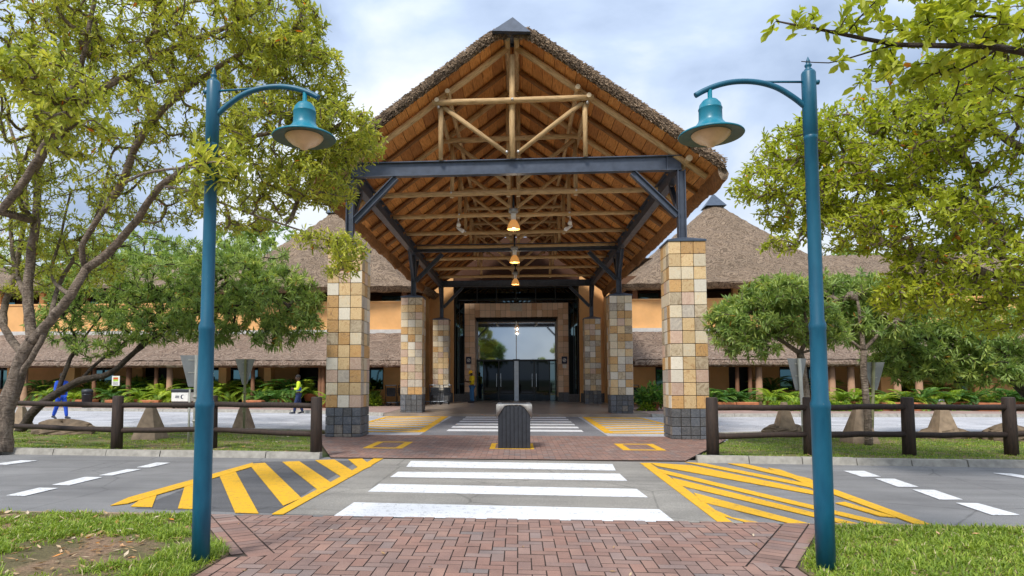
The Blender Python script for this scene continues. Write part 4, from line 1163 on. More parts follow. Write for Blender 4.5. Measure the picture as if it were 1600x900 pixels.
    def cone(U, V, cx=cx):
        a = V*2*math.pi; sq = 1/np.maximum(np.abs(np.cos(a)), np.abs(np.sin(a))); rad = hs*(0.35*sq+0.68)
        rr = 0.035+0.965*U; z = za-(za-ze)*(0.86*rr+0.14*np.sqrt(rr))
        return np.stack([cx+rad*rr*np.cos(a), cy+rad*rr*np.sin(a), z+0*V], -1)
    thatch_plane('thatch_cone', cone, 60, 220, M_thatch, amp=0.05)
    def skirt(U, V, cx=cx):
        a = V*2*math.pi; sq = 1/np.maximum(np.abs(np.cos(a)), np.abs(np.sin(a))); rad = hs*(0.8*sq+0.22)-0.55*U
        return np.stack([cx+rad*np.cos(a), cy+rad*np.sin(a), ze+0.06-0.30*np.sin(U*2.2)+0.02*np.sin(a*60)+0*V], -1)
    thatch_plane('cone_eave', skirt, 5, 220, M_thatch, amp=0.015)
    mb = MB(); q = 0.62; zc = za-0.55
    mb.add([bl(p) for p in ((cx-q, cy-q, zc), (cx+q, cy-q, zc), (cx+q, cy+q, zc), (cx-q, cy+q, zc), (cx, cy, za+0.35))], [(0,1,4),(1,2,4),(2,3,4),(3,0,4),(0,3,2,1)]); mb.build('roof_cap', M_cap, bld)
    x2 = xo+s*1.0; xq = s*17.0
    thatch_plane('long_roof', lambda U, V: np.stack([xq+(x2-xq)*V, 33.9+(38-33.9)*U, 6.62+(8.55-6.62)*U], -1), 30, 240, M_thatch, amp=0.05)
    thatch_plane('long_roof', lambda U, V: np.stack([xi+(x2-xi)*V, 43-(43-38)*U, 6.35+(8.55-6.35)*U], -1), 6, 60, M_thatch, amp=0.05)
    drop_edge('long_roof_eave', xq, x2, 33.86, 6.63, 6.42, M_thatch, n=260, depth=0.5)
# verandah posts: slim dark poles on the left, thicker pale trunks and orange pillars on the right
def vpost(x, r, m, name='verandah_post', z1=2.1, base=True):
    mb = MB().tube([(0, 0, 0.1), (0, 0, 0.28), (0, 0, 0.30), (0, 0, z1)], [r*1.35 if base else r, r*1.35 if base else r, r, r*0.93], 12)
    o = mb.build(name, m, bld); o.location = bl((x, 30.0, 0))
for px in (147, 201, 244, 308, 395, 520-15, 500): vpost(P(px, 600, 30).x, 0.10 if px != 201 else 0.13, M_post)
for px in (1152, 1172, 1278, 1293): vpost(P(px, 600, 30).x, 0.09, M_post)
M_ppost = mat('pink_brown_post', (0.34, 0.20, 0.12), 0.85, 0, 0.15)
for px in (38, 1186, 1300, 1330, 1402, 1436, 265): vpost(P(px, 600, 30).x, 0.15, M_ppost)
for px, wd in ((1385, 0.7), (1532, 0.8), (420, 0.35), (350, 0.4), (22, 0.5), (112, 0.55)): 
    x = P(px, 600, 31.5).x; bbox('orange_pillar', (x-wd/2, 31.3, 0.1), (x+wd/2, 31.8, 2.12), M_orange)

# ================================================================ STREET LAMPS
def street_lamp(x, y, s, lab):
    """s = +1: arm to the right"""
    t = empty('street_lamp', (x, y, 0.02), label=lab, cat='street lamp', group='teal street lamps')
    MB().lathe([(0, 0), (0.064, 0.0), (0.066, 0.5), (0.066, 1.16), (0.069, 1.17), (0.069, 1.20), (0.058, 1.235), (0.056, 1.74), (0.060, 1.755), (0.060, 1.785), (0.048, 1.82), (0.046, 3.18), (0.049, 3.185), (0.049, 3.21), (0.046, 3.215), (0.051, 3.22), (0.051, 3.70), (0.044, 3.715), (0, 3.72)], 28).build('pole', M_teal, t)
    MB().lathe([(0, 3.71), (0.032, 3.712), (0.030, 3.73), (0.016, 3.742), (0.024, 3.755), (0.026, 3.765), (0.013, 3.78), (0.017, 3.792), (0.010, 3.81), (0.0, 3.835)], 16).build('finial', M_teal, t)
    pts = []
    ctrl = [(0.03, 3.44), (0.12, 3.52), (0.24, 3.60), (0.38, 3.645), (0.53, 3.655), (0.66, 3.635), (0.77, 3.595), (0.845, 3.555)]
    for i in range(len(ctrl)-1):
        for k in range(4):
            u = k/4; p0 = ctrl[max(i-1, 0)]; p1 = ctrl[i]; p2 = ctrl[i+1]; p3 = ctrl[min(i+2, len(ctrl)-1)]
            pts.append(tuple(0.5*((2*p1[j])+(-p0[j]+p2[j])*u+(2*p0[j]-5*p1[j]+4*p2[j]-p3[j])*u*u+(-p0[j]+3*p1[j]-3*p2[j]+p3[j])*u**3) for j in (0, 1)))
    pts.append(ctrl[-1])
    MB().tube([(s*a, 0, b) for a, b in pts], 0.021, 14).build('arm', M_teal, t)
    MB().tube([(s*0.03, 0, 3.635), (s*0.36, 0, 3.648)], 0.009, 8).build('stay_rod', M_teal, t)
    MB().tube([(-s*0.045, 0, 3.63), (-s*0.075, 0, 3.63)], 0.018, 10).build('bolt', M_teal, t)
    hx = s*0.735; z = 3.235
    hd = link('lamp_head', MB().lathe([(0.0, 0.375), (0.017, 0.37), (0.017, 0.295), (0.03, 0.288), (0.055, 0.275), (0.078, 0.245), (0.085, 0.215), (0.088, 0.212), (0.088, 0.205), (0.085, 0.20), (0.086, 0.125), (0.093, 0.105), (0.115, 0.078), (0.15, 0.052), (0.20, 0.03), (0.236, 0.012), (0.242, 0.004), (0.238, -0.002)], 40).mesh('lamp_head', M_lampteal), t, (hx, 0, z))
    link('brim_lining', MB().lathe([(0.237, -0.003), (0.19, 0.006), (0.14, 0.014), (0.11, 0.02), (0.0, 0.03)], 40).mesh('brim_lining', M_darkgreen), hd)
    link('glass_bowl', MB().lathe([(0.145, 0.012), (0.143, 0.004), (0.125, -0.018), (0.095, -0.042), (0.06, -0.060), (0.035, -0.068), (0.028, -0.083), (0.0, -0.086)], 40).mesh('glass_bowl', M_cream), hd)
    return t
gl = G(313, 882, 0.02); gr = G(1291, 892, 0.02)
street_lamp(gl[0], gl[1], 1, 'teal street lamp with bell shade standing in the patchy grass on the left')
street_lamp(gr[0], gr[1], -1, 'teal street lamp with bell shade standing in the lush lawn on the right')

# ================================================================ LITTER BIN
bx, by = (G(778, 701, 0.022)[0]+G(829, 701, 0.022)[0])/2, G(803, 701, 0.022)[1]+0.30
bn = empty('litter_bin', (bx, by, 0.022), label='black slatted litter bin with a white liner standing on the brick crossing path', cat='bin')
hw = 0.32; hh = 0.90
MB().box((-hw+0.02, -hw+0.02, 0.02), (hw-0.02, hw-0.02, 0.80)).build('drum', M_dark, bn)
ns = 8; sw = 2*hw/ns
for side in range(4):
    for k in range(ns):
        u0 = -hw+k*sw+0.005; u1 = u0+sw-0.010
        def topz(u): return 0.84-max(0.0, (abs(u)-0.20))*0.85
        mb = MB(); vs = [(u0, -hw, 0.0), (u1, -hw, 0.0), (u1, -hw, topz(u1)+0.03), (u0, -hw, topz(u0)+0.03), (u0, -hw+0.018, 0.0), (u1, -hw+0.018, 0.0), (u1, -hw+0.018, topz(u1)+0.03), (u0, -hw+0.018, topz(u0)+0.03)]
        mb.add(vs, [(0,1,2,3),(5,4,7,6),(0,4,5,1),(1,5,6,2),(2,6,7,3),(3,7,4,0)])
        o = mb.build('slat', M_black, bn); o.rotation_euler = (0, 0, side*math.pi/2)
mb = MB(); n = 48; rs = random.Random(4); vs = []
for k in range(n):
    a = 2*math.pi*k/n; c_, s_ = math.cos(a), math.sin(a); q = 1/max(abs(c_), abs(s_))
    cor = max(0, q-1.12)/0.29
    for (r_, z) in ((0.325, 0.884), (0.340+0.02*cor, 0.880), (0.346+0.016*cor+rs.uniform(-.004, .004), 0.872-.05*cor), (0.342+0.02*cor+rs.uniform(-.006, .006), 0.866-0.26*cor+rs.uniform(-.008, .008)), (0.330, 0.862-0.18*cor)):
        vs.append((r_*q*c_*0.985, r_*q*s_*0.985, z))
mb.add(vs, [(k*5+j, ((k+1) % n)*5+j, ((k+1) % n)*5+j+1, k*5+j+1)[::-1] for k in range(n) for j in range(4)], 0, True); mb.build('bin_liner', M_bag, bn)
mb = MB().cbox((-0.335, -0.335, 0.878), (0.335, 0.335, 0.895), 0.012); mb.build('lid_rim', M_lid, bn)
MB().box((-0.25, -0.25, 0.8955), (0.25, 0.25, 0.899)).build('opening_shade', M_dark, bn)  # dark plate on the lid, coloured as a shaded opening

# ================================================================ POLE FENCES
def fence(posts, labs, nrail=2, seed=1):
    rs = random.Random(seed); o0 = Vector((*posts[0], 0.05)); t = empty('pole_fence', o0, label=labs, cat='fence')
    for (x, y) in posts:
        lx, ly = rs.uniform(-.012, .012), rs.uniform(-.01, .01)
        mb = MB().tube([(0, 0, -0.1), (lx*.5, ly*.5, 0.5), (lx, ly, 1.02), (lx, ly, 1.035)], [0.108, 0.104, 0.10, 0.085], 14, 0, True, True, 1)
        o = mb.build('post', [M_pole, mat('post_top', (0.09, 0.065, 0.05), 0.9) if 'post_top' not in MATS else MATS['post_top']], t); o.location = Vector((x, y, 0.05))-o0
    for z in (0.86, 0.375):
        for (a, b) in zip(posts[:-1], posts[1:]):
            pa = Vector((*a, 0.05))-o0+Vector((0, -0.01, z+rs.uniform(-.01, .01))); pb = Vector((*b, 0.05))-o0+Vector((0, -0.01, z+rs.uniform(-.01, .01)))
            d = pb-pa; L = d.length; k = 6
            pts = [pa+d*(i/k)+Vector((0, 0, (rs.uniform(-.008, .008) if 0 < i < k else 0))) for i in range(k+1)]
            MB().tube(pts, [0.052*rs.uniform(.93, 1.07) for _ in pts], 10).build('rail', M_pole, t)
fence([(-13.6, 13.2), (-10.75, 12.75), G(182, 702, .07), (-5.95, 12.15), G(494, 709, .07)], 'dark pole fence on the left island lawn between the leaning tree and the stone column', seed=3)
fence([G(1114, 713, .07), G(1266, 711, .07), G(1421, 711, .07), G(1581, 711, .07), (12.0, 12.9), (14.2, 13.2)], 'dark pole fence on the right island lawn beside the right stone column', seed=5)

# ================================================================ CONCRETE PYRAMIDS, ROCKS
def rock_mesh(sx, sy, sz, seed):
    rs = random.Random(seed); mb = MB(); n, m = 26, 13; vs = []
    ph = [rs.uniform(0, 6) for _ in range(6)]
    for j in range(m+1):
        b = j/m*math.pi*0.5
        for k in range(n):
            a = 2*math.pi*k/n
            r = 1+0.14*math.sin(2*a+ph[0])+0.10*math.sin(3*a+ph[1]+b)+0.07*math.sin(5*a+ph[2]+3*b)+rs.uniform(-.08, .08)
            vs.append((sx*r*math.cos(a)*math.cos(b)**0.7, sy*r*math.sin(a)*math.cos(b)**0.7, sz*(math.sin(b)**0.9)*(1+0.15*math.sin(a*2+ph[3]))+(0 if j else -0.08)))
    mb.add(vs, [(j*n+k, j*n+(k+1) % n, (j+1)*n+(k+1) % n, (j+1)*n+k) for j in range(m) for k in range(n)], 0, False)
    return mb.mesh('rock', M_rock)
def pyramid(px, py, base, h, lab, rock=None, seed=0, top=0.10):
    x, y = G(px, py, 0.07); y += base/2
    t = empty('concrete_pyramid', (x, y, 0.06), label=lab, cat='bollard', group='concrete pyramid bollards')
    z0 = 0.0
    if rock:
        tag(link('boulder', rock_mesh(*rock, seed), None, (x, y, 0.05)), f'low brown boulder carrying the {rockname[seed]}', 'rock'); z0 = rock[2]*0.55
    mb = MB(); b = base/2; a = top/2
    vs = [(-b, -b, z0), (b, -b, z0), (b, b, z0), (-b, b, z0), (-b*.97, -b*.97, z0+0.05), (b*.97, -b*.97, z0+0.05), (b*.97, b*.97, z0+0.05), (-b*.97, b*.97, z0+0.05), (-a, -a, h), (a, -a, h), (a, a, h), (-a, a, h)]
    mb.add(vs, [(0,3,2,1),(0,1,5,4),(1,2,6,5),(2,3,7,6),(3,0,4,7),(4,5,9,8),(5,6,10,9),(6,7,11,10),(7,4,8,11),(8,9,10,11)])
    mb.build('body', M_conc, t)
    if seed == 3: MB().tube([(-0.05, 0, h-.02), (-0.05, 0, h+.05), (0.05, 0, h+.05), (0.05, 0, h-.02)], 0.01, 6).build('lifting_loop', M_alu, t)
rockname = {1: 'mossy pyramid behind the right lamp post', 3: 'pyramid near the right fence post'}
pyramid(223, 688, 0.56, 0.80, 'brown concrete pyramid on the left lawn behind the fence, nearer the lamp')
pyramid(375, 670, 0.46, 0.72, 'narrow concrete pyramid beside the olive sign pole left of the stone column')
pyramid(1232, 682, 0.40, 0.80, 'mossy concrete pyramid set on a boulder behind the right lamp post', (0.44, 0.32, 0.28), 1)
pyramid(1354, 694, 0.56, 0.80, 'brown concrete pyramid at the foot of the thin tree on the right lawn')
pyramid(1484, 686, 0.44, 0.82, 'green stained concrete pyramid on a boulder between the two right fence posts', (0.52, 0.34, 0.26), 3)
pyramid(22, 672, 0.46, 0.62, 'small concrete pyramid at the left edge behind the leaning tree')
tag(link('boulder', rock_mesh(0.72, 0.4, 0.34, 7), None, (*G(97, 678, .07), 0.05)), 'wide flat brown boulder on the left lawn behind the fence', 'rock')
tag(link('boulder', rock_mesh(0.5, 0.4, 0.36, 9), None, (*G(1578, 688, .07), 0.05)), 'brown boulder at the right edge behind the fence post', 'rock')

# ================================================================ ROAD SIGNS SEEN FROM BEHIND
def sign_back(px, py, ptop, w, h, polem, lab, dx=0.0, lean=0.0, twin=False, rz=0.35):
    x, y = G(px, py, 0.07); H = P(px, ptop, y).z-0.07
    t = empty('yield_sign', (x, y, 0.07), rz, label=lab, cat='road sign', group='triangular road signs seen from behind')
    MB().tube([(0, 0, -0.05), (lean*0.5, 0, H*0.5), (lean, 0, H)], 0.033, 12).build('pole', polem, t)
    if twin: MB().tube([(-0.11, 0.0, -0.05), (-0.11, 0.0, H*0.62)], 0.022, 10).build('pole', polem, t)
    x0 = dx
    mb = MB(); mb.prism_y([(x0-w/2, H), (x0-w*0.12, H-h), (x0+w*0.12, H-h), (x0+w/2, H)][::-1], 0.036, 0.046); mb.build('plate', M_signback, t)
    for z in (H-0.1, H-h*0.55): MB().box((x0-w*0.14, 0.02, z-0.01), (x0+w*0.14, 0.035, z+0.01)).build('clamp_bar', M_signpole, t)
    for z in (0.45, 0.95): MB().lathe([(0.034, z), (0.052, z), (0.052, z+0.04), (0.034, z+0.04)], 12).build('clamp', polem, t)
sign_back(303, 693, 555, 0.46, 0.66, M_signpole, 'back of a grey triangular sign on a white twin pole left of the left lamp', -0.1, 0, True, 0.25)
sign_back(381, 671, 561, 0.52, 0.68, M_signpole2, 'back of a grey triangular sign on an olive pole right of the left lamp', -0.02, 0, False, 0.1)
sign_back(1258, 704, 560, 0.42, 0.60, M_signpole, 'back of a grey triangular sign on a pale pole left of the right lamp', -0.08, -0.06, False, 0.3)
sign_back(1362, 690, 566, 0.42, 0.60, M_signpole2, 'back of a triangular sign half hidden in leaves beside the thin tree', 0.1, 0.1, False, -0.3)

# ================================================================ TROLLEYS, BINS, NOTICE
def trolley(x, y, rz, lab):
    t = empty('luggage_trolley', (x, y, 0.10), rz, label=lab, cat='trolley', group='luggage trolleys by the entrance')
    for s in (-1, 1): MB().tube([(s*.24, -.42, .14), (s*.26, .30, .16), (s*.27, .42, .60), (s*.27, .46, 1.0)], 0.018, 8).build('side_frame', M_frame, t)
    MB().tube([(-.27, .46, 1.0), (.27, .46, 1.0)], 0.022, 8).build('handle', M_alu, t)
    mb = MB()
    for k in range(6): mb.tube([(-.24, -.4+.14*k, .16), (.24, -.4+.14*k, .16)], 0.01, 6)
    mb.build('platform', M_alu, t)
    mb = MB()
    for z in (.62, .72, .82): mb.tube([(-.26, .40, z), (-.2, .12, z), (.2, .12, z), (.26, .40, z)], 0.01, 6)
    for xx in (-.2, -.1, 0, .1, .2): mb.tube([(xx, .12, .60), (xx, .12, .84)], 0.008, 5)
    mb.build('basket', M_frame, t)
    MB().box((-.22, .425, .45), (.22, .44, .88)).build('back_panel', M_black, t)
    for (a, b) in ((-.22, -.35), (.22, -.35), (-.24, .28), (.24, .28)):
        MB().tube([(a-.02, b, .07), (a+.02, b, .07)], 0.07, 12).build('wheel', M_black, t)
for px, py, rz, lab in ((612, 634, 0.3, 'dark luggage trolley just left of the middle left stone column'), (622, 633, -0.4, 'luggage trolley half hidden behind the middle left stone column'),
                        (670, 631, 1.2, 'leftmost luggage trolley between the two left stone columns'), (680, 632, 0.2, 'luggage trolley in front of the rear left stone column'), (690, 632, -0.6, 'luggage trolley nearest the worker in yellow, by the rear left column'),
                        (997, 632, 0.5, 'luggage trolley right of the middle right stone column')):
    x, y = G(px, py, 0.10); trolley(x, min(y, 33.2), rz, lab)
def round_bin(px, py, lab):
    x = P(px, 600, 28.2).x; t = empty('round_bin', (x, 28.2, 0.1), label=lab, cat='bin')
    MB().lathe([(0, 0), (0.2, 0), (0.23, 0.7), (0.245, 0.71), (0.245, 0.76), (0.2, 0.84), (0, 0.86)], 20).build('body', M_black, t)
    MB().lathe([(0.247, 0.60), (0.247, 0.63), (0.23, 0.63)], 20).build('band', M_frame, t)
round_bin(137, 631, 'dark round bin among the plants in front of the left verandah')
x = P(286, 600, 27.9).x
t = empty('service_box', (x, 27.9, 0.1), label='white box with a dark lid on a wheeled stand beside the white sign pole', cat='box')
MB().cbox((-.40, -.25, .30), (.40, .25, .72), .03).build('box', M_paper, t)
MB().cbox((-.42, -.27, .72), (.42, .27, .86), .03).build('lid', M_black, t)
MB().box((-.36, -.22, .22), (.36, .22, .298)).build('stand', M_black, t)
for a in (-.3, .3):
    for b in (-.18, .18): MB().tube([(a-.03, b, .1), (a+.03, b, .1)], .1, 12).build('wheel', M_black, t)
mb = MB(); c = (0.14, -.255, .52)
for k in range(9):
    a0 = 0.9+k*0.45; a1 = a0+0.45
    mb.add([(c[0]+.10*math.cos(a0), c[1], c[2]+.10*math.sin(a0)), (c[0]+.10*math.cos(a1), c[1], c[2]+.10*math.sin(a1)), (c[0]+.065*math.cos(a1)+.02, c[1], c[2]+.08*math.sin(a1)), (c[0]+.065*math.cos(a0)+.02, c[1], c[2]+.08*math.sin(a0))], [(0, 1, 2, 3)])
mb.box((-.22, -.256, .47), (-.02, -.252, .50)); mb.box((-.20, -.256, .53), (-.02, -.252, .57)); mb.build('emblem', M_navy, t)
x, y = G(201, 634, 0.1)
t = empty('notice_board', (x, 29.6, 0.1), label='small white notice with red and green print on a left verandah post', cat='notice')
MB().box((-.19, -.30, 1.0), (.19, -.27, 1.46)).build('sheet', M_paper, t)
MB().box((-.12, -.305, 1.2), (.12, -.301, 1.40)).build('print', M_lime, t); MB().box((-.12, -.308, 1.30), (.12, -.3055, 1.38)).build('print', M_red, t)
for k in range(3): MB().box((-.13, -.305, 1.05+.045*k), (.13, -.301, 1.065+.045*k)).build('text_line', M_navy, t)

# ================================================================ PEOPLE
def skin_obj(name, pts, edges, radii, m, parent, sub=1, root=0, levels=1):
    me = bpy.data.meshes.new(name); me.from_pydata([tuple(p) for p in pts], edges, []); me.materials.append(m)
    o = bpy.data.objects.new(name, me); C.objects.link(o); o.parent = parent
    md = o.modifiers.new('skin', 'SKIN'); md.use_smooth_shade = True
    for i, v in enumerate(me.skin_vertices[0].data):
        r = radii[i]; v.radius = r if hasattr(r, '__len__') else (r, r); v.use_root = (i == root)
    sb = o.modifiers.new('sub', 'SUBSURF'); sb.levels = levels; sb.render_levels = levels
    return o
def person(loc, rz, h, J, colours, lab, extras=()):
    """J: joints in units of body height, facing -Y"""
    t = empty('person', loc, rz, label=lab, cat='person')
    q = lambda n: Vector(J[n])*h
    sh, tr, shoe = colours
    # body: pelvis .. head, arms, legs (skin colour, everything continuous)
    names = ['pelvis', 'waist', 'chest', 'neck', 'head0', 'shL', 'elL', 'wrL', 'shR', 'elR', 'wrR', 'hipL', 'knL', 'anL', 'toL', 'hipR', 'knR', 'anR', 'toR']
    rad = [.075, .066, .078, .032, .036, .036, .027, .019, .036, .027, .019, .052, .036, .022, .018, .052, .036, .022, .018]
    E = [(0,1),(1,2),(2,3),(3,4),(2,5),(5,6),(6,7),(2,8),(8,9),(9,10),(0,11),(11,12),(12,13),(13,14),(0,15),(15,16),(16,17),(17,18)]
    P_ = [q(n) for n in names]; rd = [(r*h, r*h*(0.72 if i in (0, 1, 2) else 1)) for i, r in enumerate(rad)]
    # hands: palm and five fingers
    for side, w, e_ in (('L', 7, 6), ('R', 10, 9)):
        d = (P_[w]-P_[e_]).normalized(); u = d.cross(Vector((0, 1, 0.3))).normalized()
        b = len(P_); P_.append(P_[w]+d*0.035*h); rd.append((.017*h, .011*h)); E.append((w, b))
        curl = Vector((0, -0.6, -0.4)).normalized()
        for k in range(4):
            p1 = P_[b]+d*0.018*h+u*(k-1.5)*0.0095*h; p2 = p1+(d*0.8+curl*0.5).normalized()*(0.026-0.003*abs(k-1.4))*h
            P_ += [p1, p2]; rd += [(.0055*h,)*2, (.0045*h,)*2]; E += [(b, len(P_)-2), (len(P_)-2, len(P_)-1)]
        p1 = P_[w]+d*0.022*h+u*0.018*h; p2 = p1+(d+u*0.5).normalized()*0.024*h
        P_ += [p1, p2]; rd += [(.007*h,)*2, (.005*h,)*2]; E += [(w, len(P_)-2), (len(P_)-2, len(P_)-1)]
    skin_obj('body', P_, E, rd, M_skin, t)
    # head
    hc = q('head'); fd = Vector(J.get('face', (0, -1, 0))).normalized()
    mb = MB(); n, m_n = 16, 12; vs = []
    ry = fd.to_track_quat('-Y', 'Z').to_matrix()
    for j in range(m_n+1):
        b = math.pi*j/m_n
        for k in range(n):
            a = 2*math.pi*k/n; x_, y_, z_ = math.sin(b)*math.cos(a), math.sin(b)*math.sin(a), math.cos(b)
            wx = 0.048*(1-0.22*max(0, -z_)); wy = 0.058*(1-0.12*max(0, -z_))
            if y_ < -0.85 and abs(x_) < 0.3 and -0.35 < z_ < 0.05: y_ *= 1.22
            vs.append(hc+ry @ Vector((x_*wx*h, y_*wy*h, z_*0.067*h)))
    mb.add(vs, [(j*n+k, (j+1)*n+k, (j+1)*n+(k+1) % n, j*n+(k+1) % n) for j in range(m_n) for k in range(n)], 0, True)
    mb.build('head', M_skin, t)
    mb = MB()
    for s in (-1, 1):
        c = hc+ry @ Vector((s*.018*h, -.053*h, .006*h)); mb.lathe([(0, .004*h), (.007*h, 0), (0, -.004*h)], 8, tuple(c))
    mb.build('eyes', M_white, t)
    mb = MB(); c = hc+ry @ Vector((0, -.053*h, -.033*h)); mb.lathe([(0, .003*h), (.015*h, 0), (0, -.004*h)], 8, tuple(c)); mb.build('mouth', M_shoe, t)
    mb = MB()
    for s in (-1, 1):
        c = hc+ry @ Vector((s*.049*h, 0, 0)); mb.lathe([(0, .014*h), (.008*h, .008*h), (.008*h, -.008*h), (0, -.014*h)], 8, tuple(c))
    mb.build('ears', M_skin, t)
    hat = J.get('hat')
    mb = MB(); vs = []; rr = 1.13 if hat else 1.06
    for j in range(7):
        b = math.pi*0.5*j/6
        for k in range(n):
            a = 2*math.pi*k/n; vs.append(hc+ry @ Vector((math.sin(b)*math.cos(a)*.050*rr*h, math.sin(b)*math.sin(a)*.060*rr*h+(.004*h), (math.cos(b)*.068*rr+.012)*h)))
    mb.add(vs, [(j*n+k, (j+1)*n+k, (j+1)*n+(k+1) % n, j*n+(k+1) % n) for j in range(6) for k in range(n)], 0, True)
    if hat:
        vs = []
        for k in range(n):
            a = 2*math.pi*k/n; f = 1.0+(0.55 if math.sin(a) < -0.3 else 0.12)
            for r_ in (1.12, f+0.15): vs.append(hc+ry @ Vector((math.cos(a)*.050*min(r_, 1.3)*h, math.sin(a)*.060*r_*h, .012*h-(.01*h if r_ > 1.2 else 0))))
        mb.add(vs, [(2*k, 2*((k+1) % n), 2*((k+1) % n)+1, 2*k+1) for k in range(n)])
    mb.build('helmet' if hat else 'hair', hat or M_hair, t)
    # clothes
    ns_ = ['pelvis', 'waist', 'chest', 'collar', 'shL', 'elL', 'cuL', 'shR', 'elR', 'cuR']
    J2 = dict(J); J2['collar'] = tuple(Vector(J['chest']).lerp(Vector(J['neck']), 0.75))
    cuff = J.get('cuff', 0.85)
    for s in 'LR': J2['cu'+s] = tuple(Vector(J['el'+s]).lerp(Vector(J['wr'+s]), cuff))
    pp = [Vector(J2[n])*h for n in ns_]; pp[0] = pp[0]+Vector((0, 0, 0.0))
    rd = [(r*h, r*h*(0.75 if i < 3 else 1)) for i, r in enumerate([.092, .088, .094, .046, .049, .040, .032, .049, .040, .032])]
    skin_obj('jacket', pp, [(0,1),(1,2),(2,3),(2,4),(4,5),(5,6),(2,7),(7,8),(8,9)], rd, sh, t)
    ns_ = ['pelvis', 'hipL', 'knL', 'anL', 'hipR', 'knR', 'anR']; pp = [q(n) for n in ns_]
    rd = [(r*h, r*h*(0.8 if i == 0 else 1)) for i, r in enumerate([.080, .062, .048, .037, .062, .048, .037])]
    skin_obj('trousers', pp, [(0,1),(1,2),(2,3),(0,4),(4,5),(5,6)], rd, tr, t)
    for s in 'LR':
        a = q('an'+s); b = q('to'+s); d = (b-a); d.z = 0; d = d.normalized(); u = Vector((-d.y, d.x, 0))
        zf = Vector((0, 0, b.z*0.5-a.z*0.5)); z_ = min(a.z, b.z)
        mb = MB().tube([Vector((a.x, a.y, a.z-.012*h))-d*.03*h, Vector((a.x, a.y, a.z-.010*h))+d*.02*h, Vector((a.x, a.y, lerp(a.z, b.z, .7)))+d*.07*h, Vector((a.x, a.y, b.z))+d*.125*h], [.024*h, .027*h, .023*h, .012*h], 10)
        mb.build('shoe', shoe, t)
    return t, h
base = dict(pelvis=(0, 0, .53), waist=(0, 0, .62), chest=(0, 0.0, .74), neck=(0, -.01, .845), head0=(0, -.015, .89), head=(0, -.02, .925),
            shL=(.105, 0, .795), shR=(-.105, 0, .795), elL=(.135, .02, .62), elR=(-.135, .02, .62), wrL=(.14, -.04, .485), wrR=(-.14, -.04, .485),
            hipL=(.048, 0, .49), hipR=(-.048, 0, .49), knL=(.055, -.015, .27), knR=(-.055, -.015, .27), anL=(.058, .01, .045), anR=(-.058, .01, .045), toL=(.065, -.09, .02), toR=(-.065, -.09, .02))
# worker in yellow, turned to the left, looking down at a phone
J = dict(base); J.update(head=(0, -.045, .915), face=(0, -1, -.45), elL=(.115, -.03, .635), wrL=(.06, -.19, .66), elR=(-.115, -.02, .635), wrR=(-.06, -.18, .655), hat=M_helmet, cuff=0.35)
x, y = G(735, 631, 0.10)
t, h = person((x, 35.3, 0.10), R(-62), 1.80, J, (M_yellowcloth, M_denim, M_shoe), 'person in yellow jacket, yellow helmet and blue trousers looking at a phone by the portal')
MB().box((-.035, -.40, 1.20), (.035, -.385, 1.33)).build('phone', M_black, t)
# man in blue overalls walking, seen from behind
J = dict(base); J.update(hipL=(.045, 0, .49), knL=(.05, -.09, .28), anL=(.05, -.14, .05), toL=(.055, -.23, .03), knR=(-.05, .06, .27), anR=(-.05, .17, .065), toR=(-.055, .09, .02), elL=(.13, .05, .63), wrL=(.11, .02, .50), elR=(-.14, -.02, .63), wrR=(-.12, -.10, .52))
x, y = G(94, 655, 0.0); person((x, y, 0.0), R(68), 1.62, J, (M_blue, M_blue, M_shoe), 'person in bright blue overalls walking along the far road behind the leaning tree')
# man in hi-vis jacket walking left
J = dict(base); J.update(knL=(.05, -.07, .28), anL=(.05, -.10, .05), toL=(.055, -.19, .03), knR=(-.05, .03, .27), anR=(-.05, .11, .06), toR=(-.055, .03, .02), elL=(.125, -.02, .63), wrL=(.05, -.13, .65), elR=(-.13, -.01, .63), wrR=(-.04, -.13, .63), face=(0.1, -1, -.1))
x, y = G(466, 647, 0.0)
t, h = person((x, y, 0.0), R(-70), 1.58, J, (M_hiviz, M_navycloth, M_shoe), 'person in a hi-vis jacket and navy trousers walking on the far road')
skin_obj('vest', [Vector((0, 0, .55))*h, Vector((0, 0, .63))*h, Vector((0, 0, .745))*h, Vector((.075, 0, .80))*h, Vector((-.075, 0, .80))*h], [(0,1),(1,2),(2,3),(2,4)], [(.100*h, .078*h), (.096*h, .075*h), (.101*h, .079*h), (.030*h,)*2, (.030*h,)*2], M_blue, t)

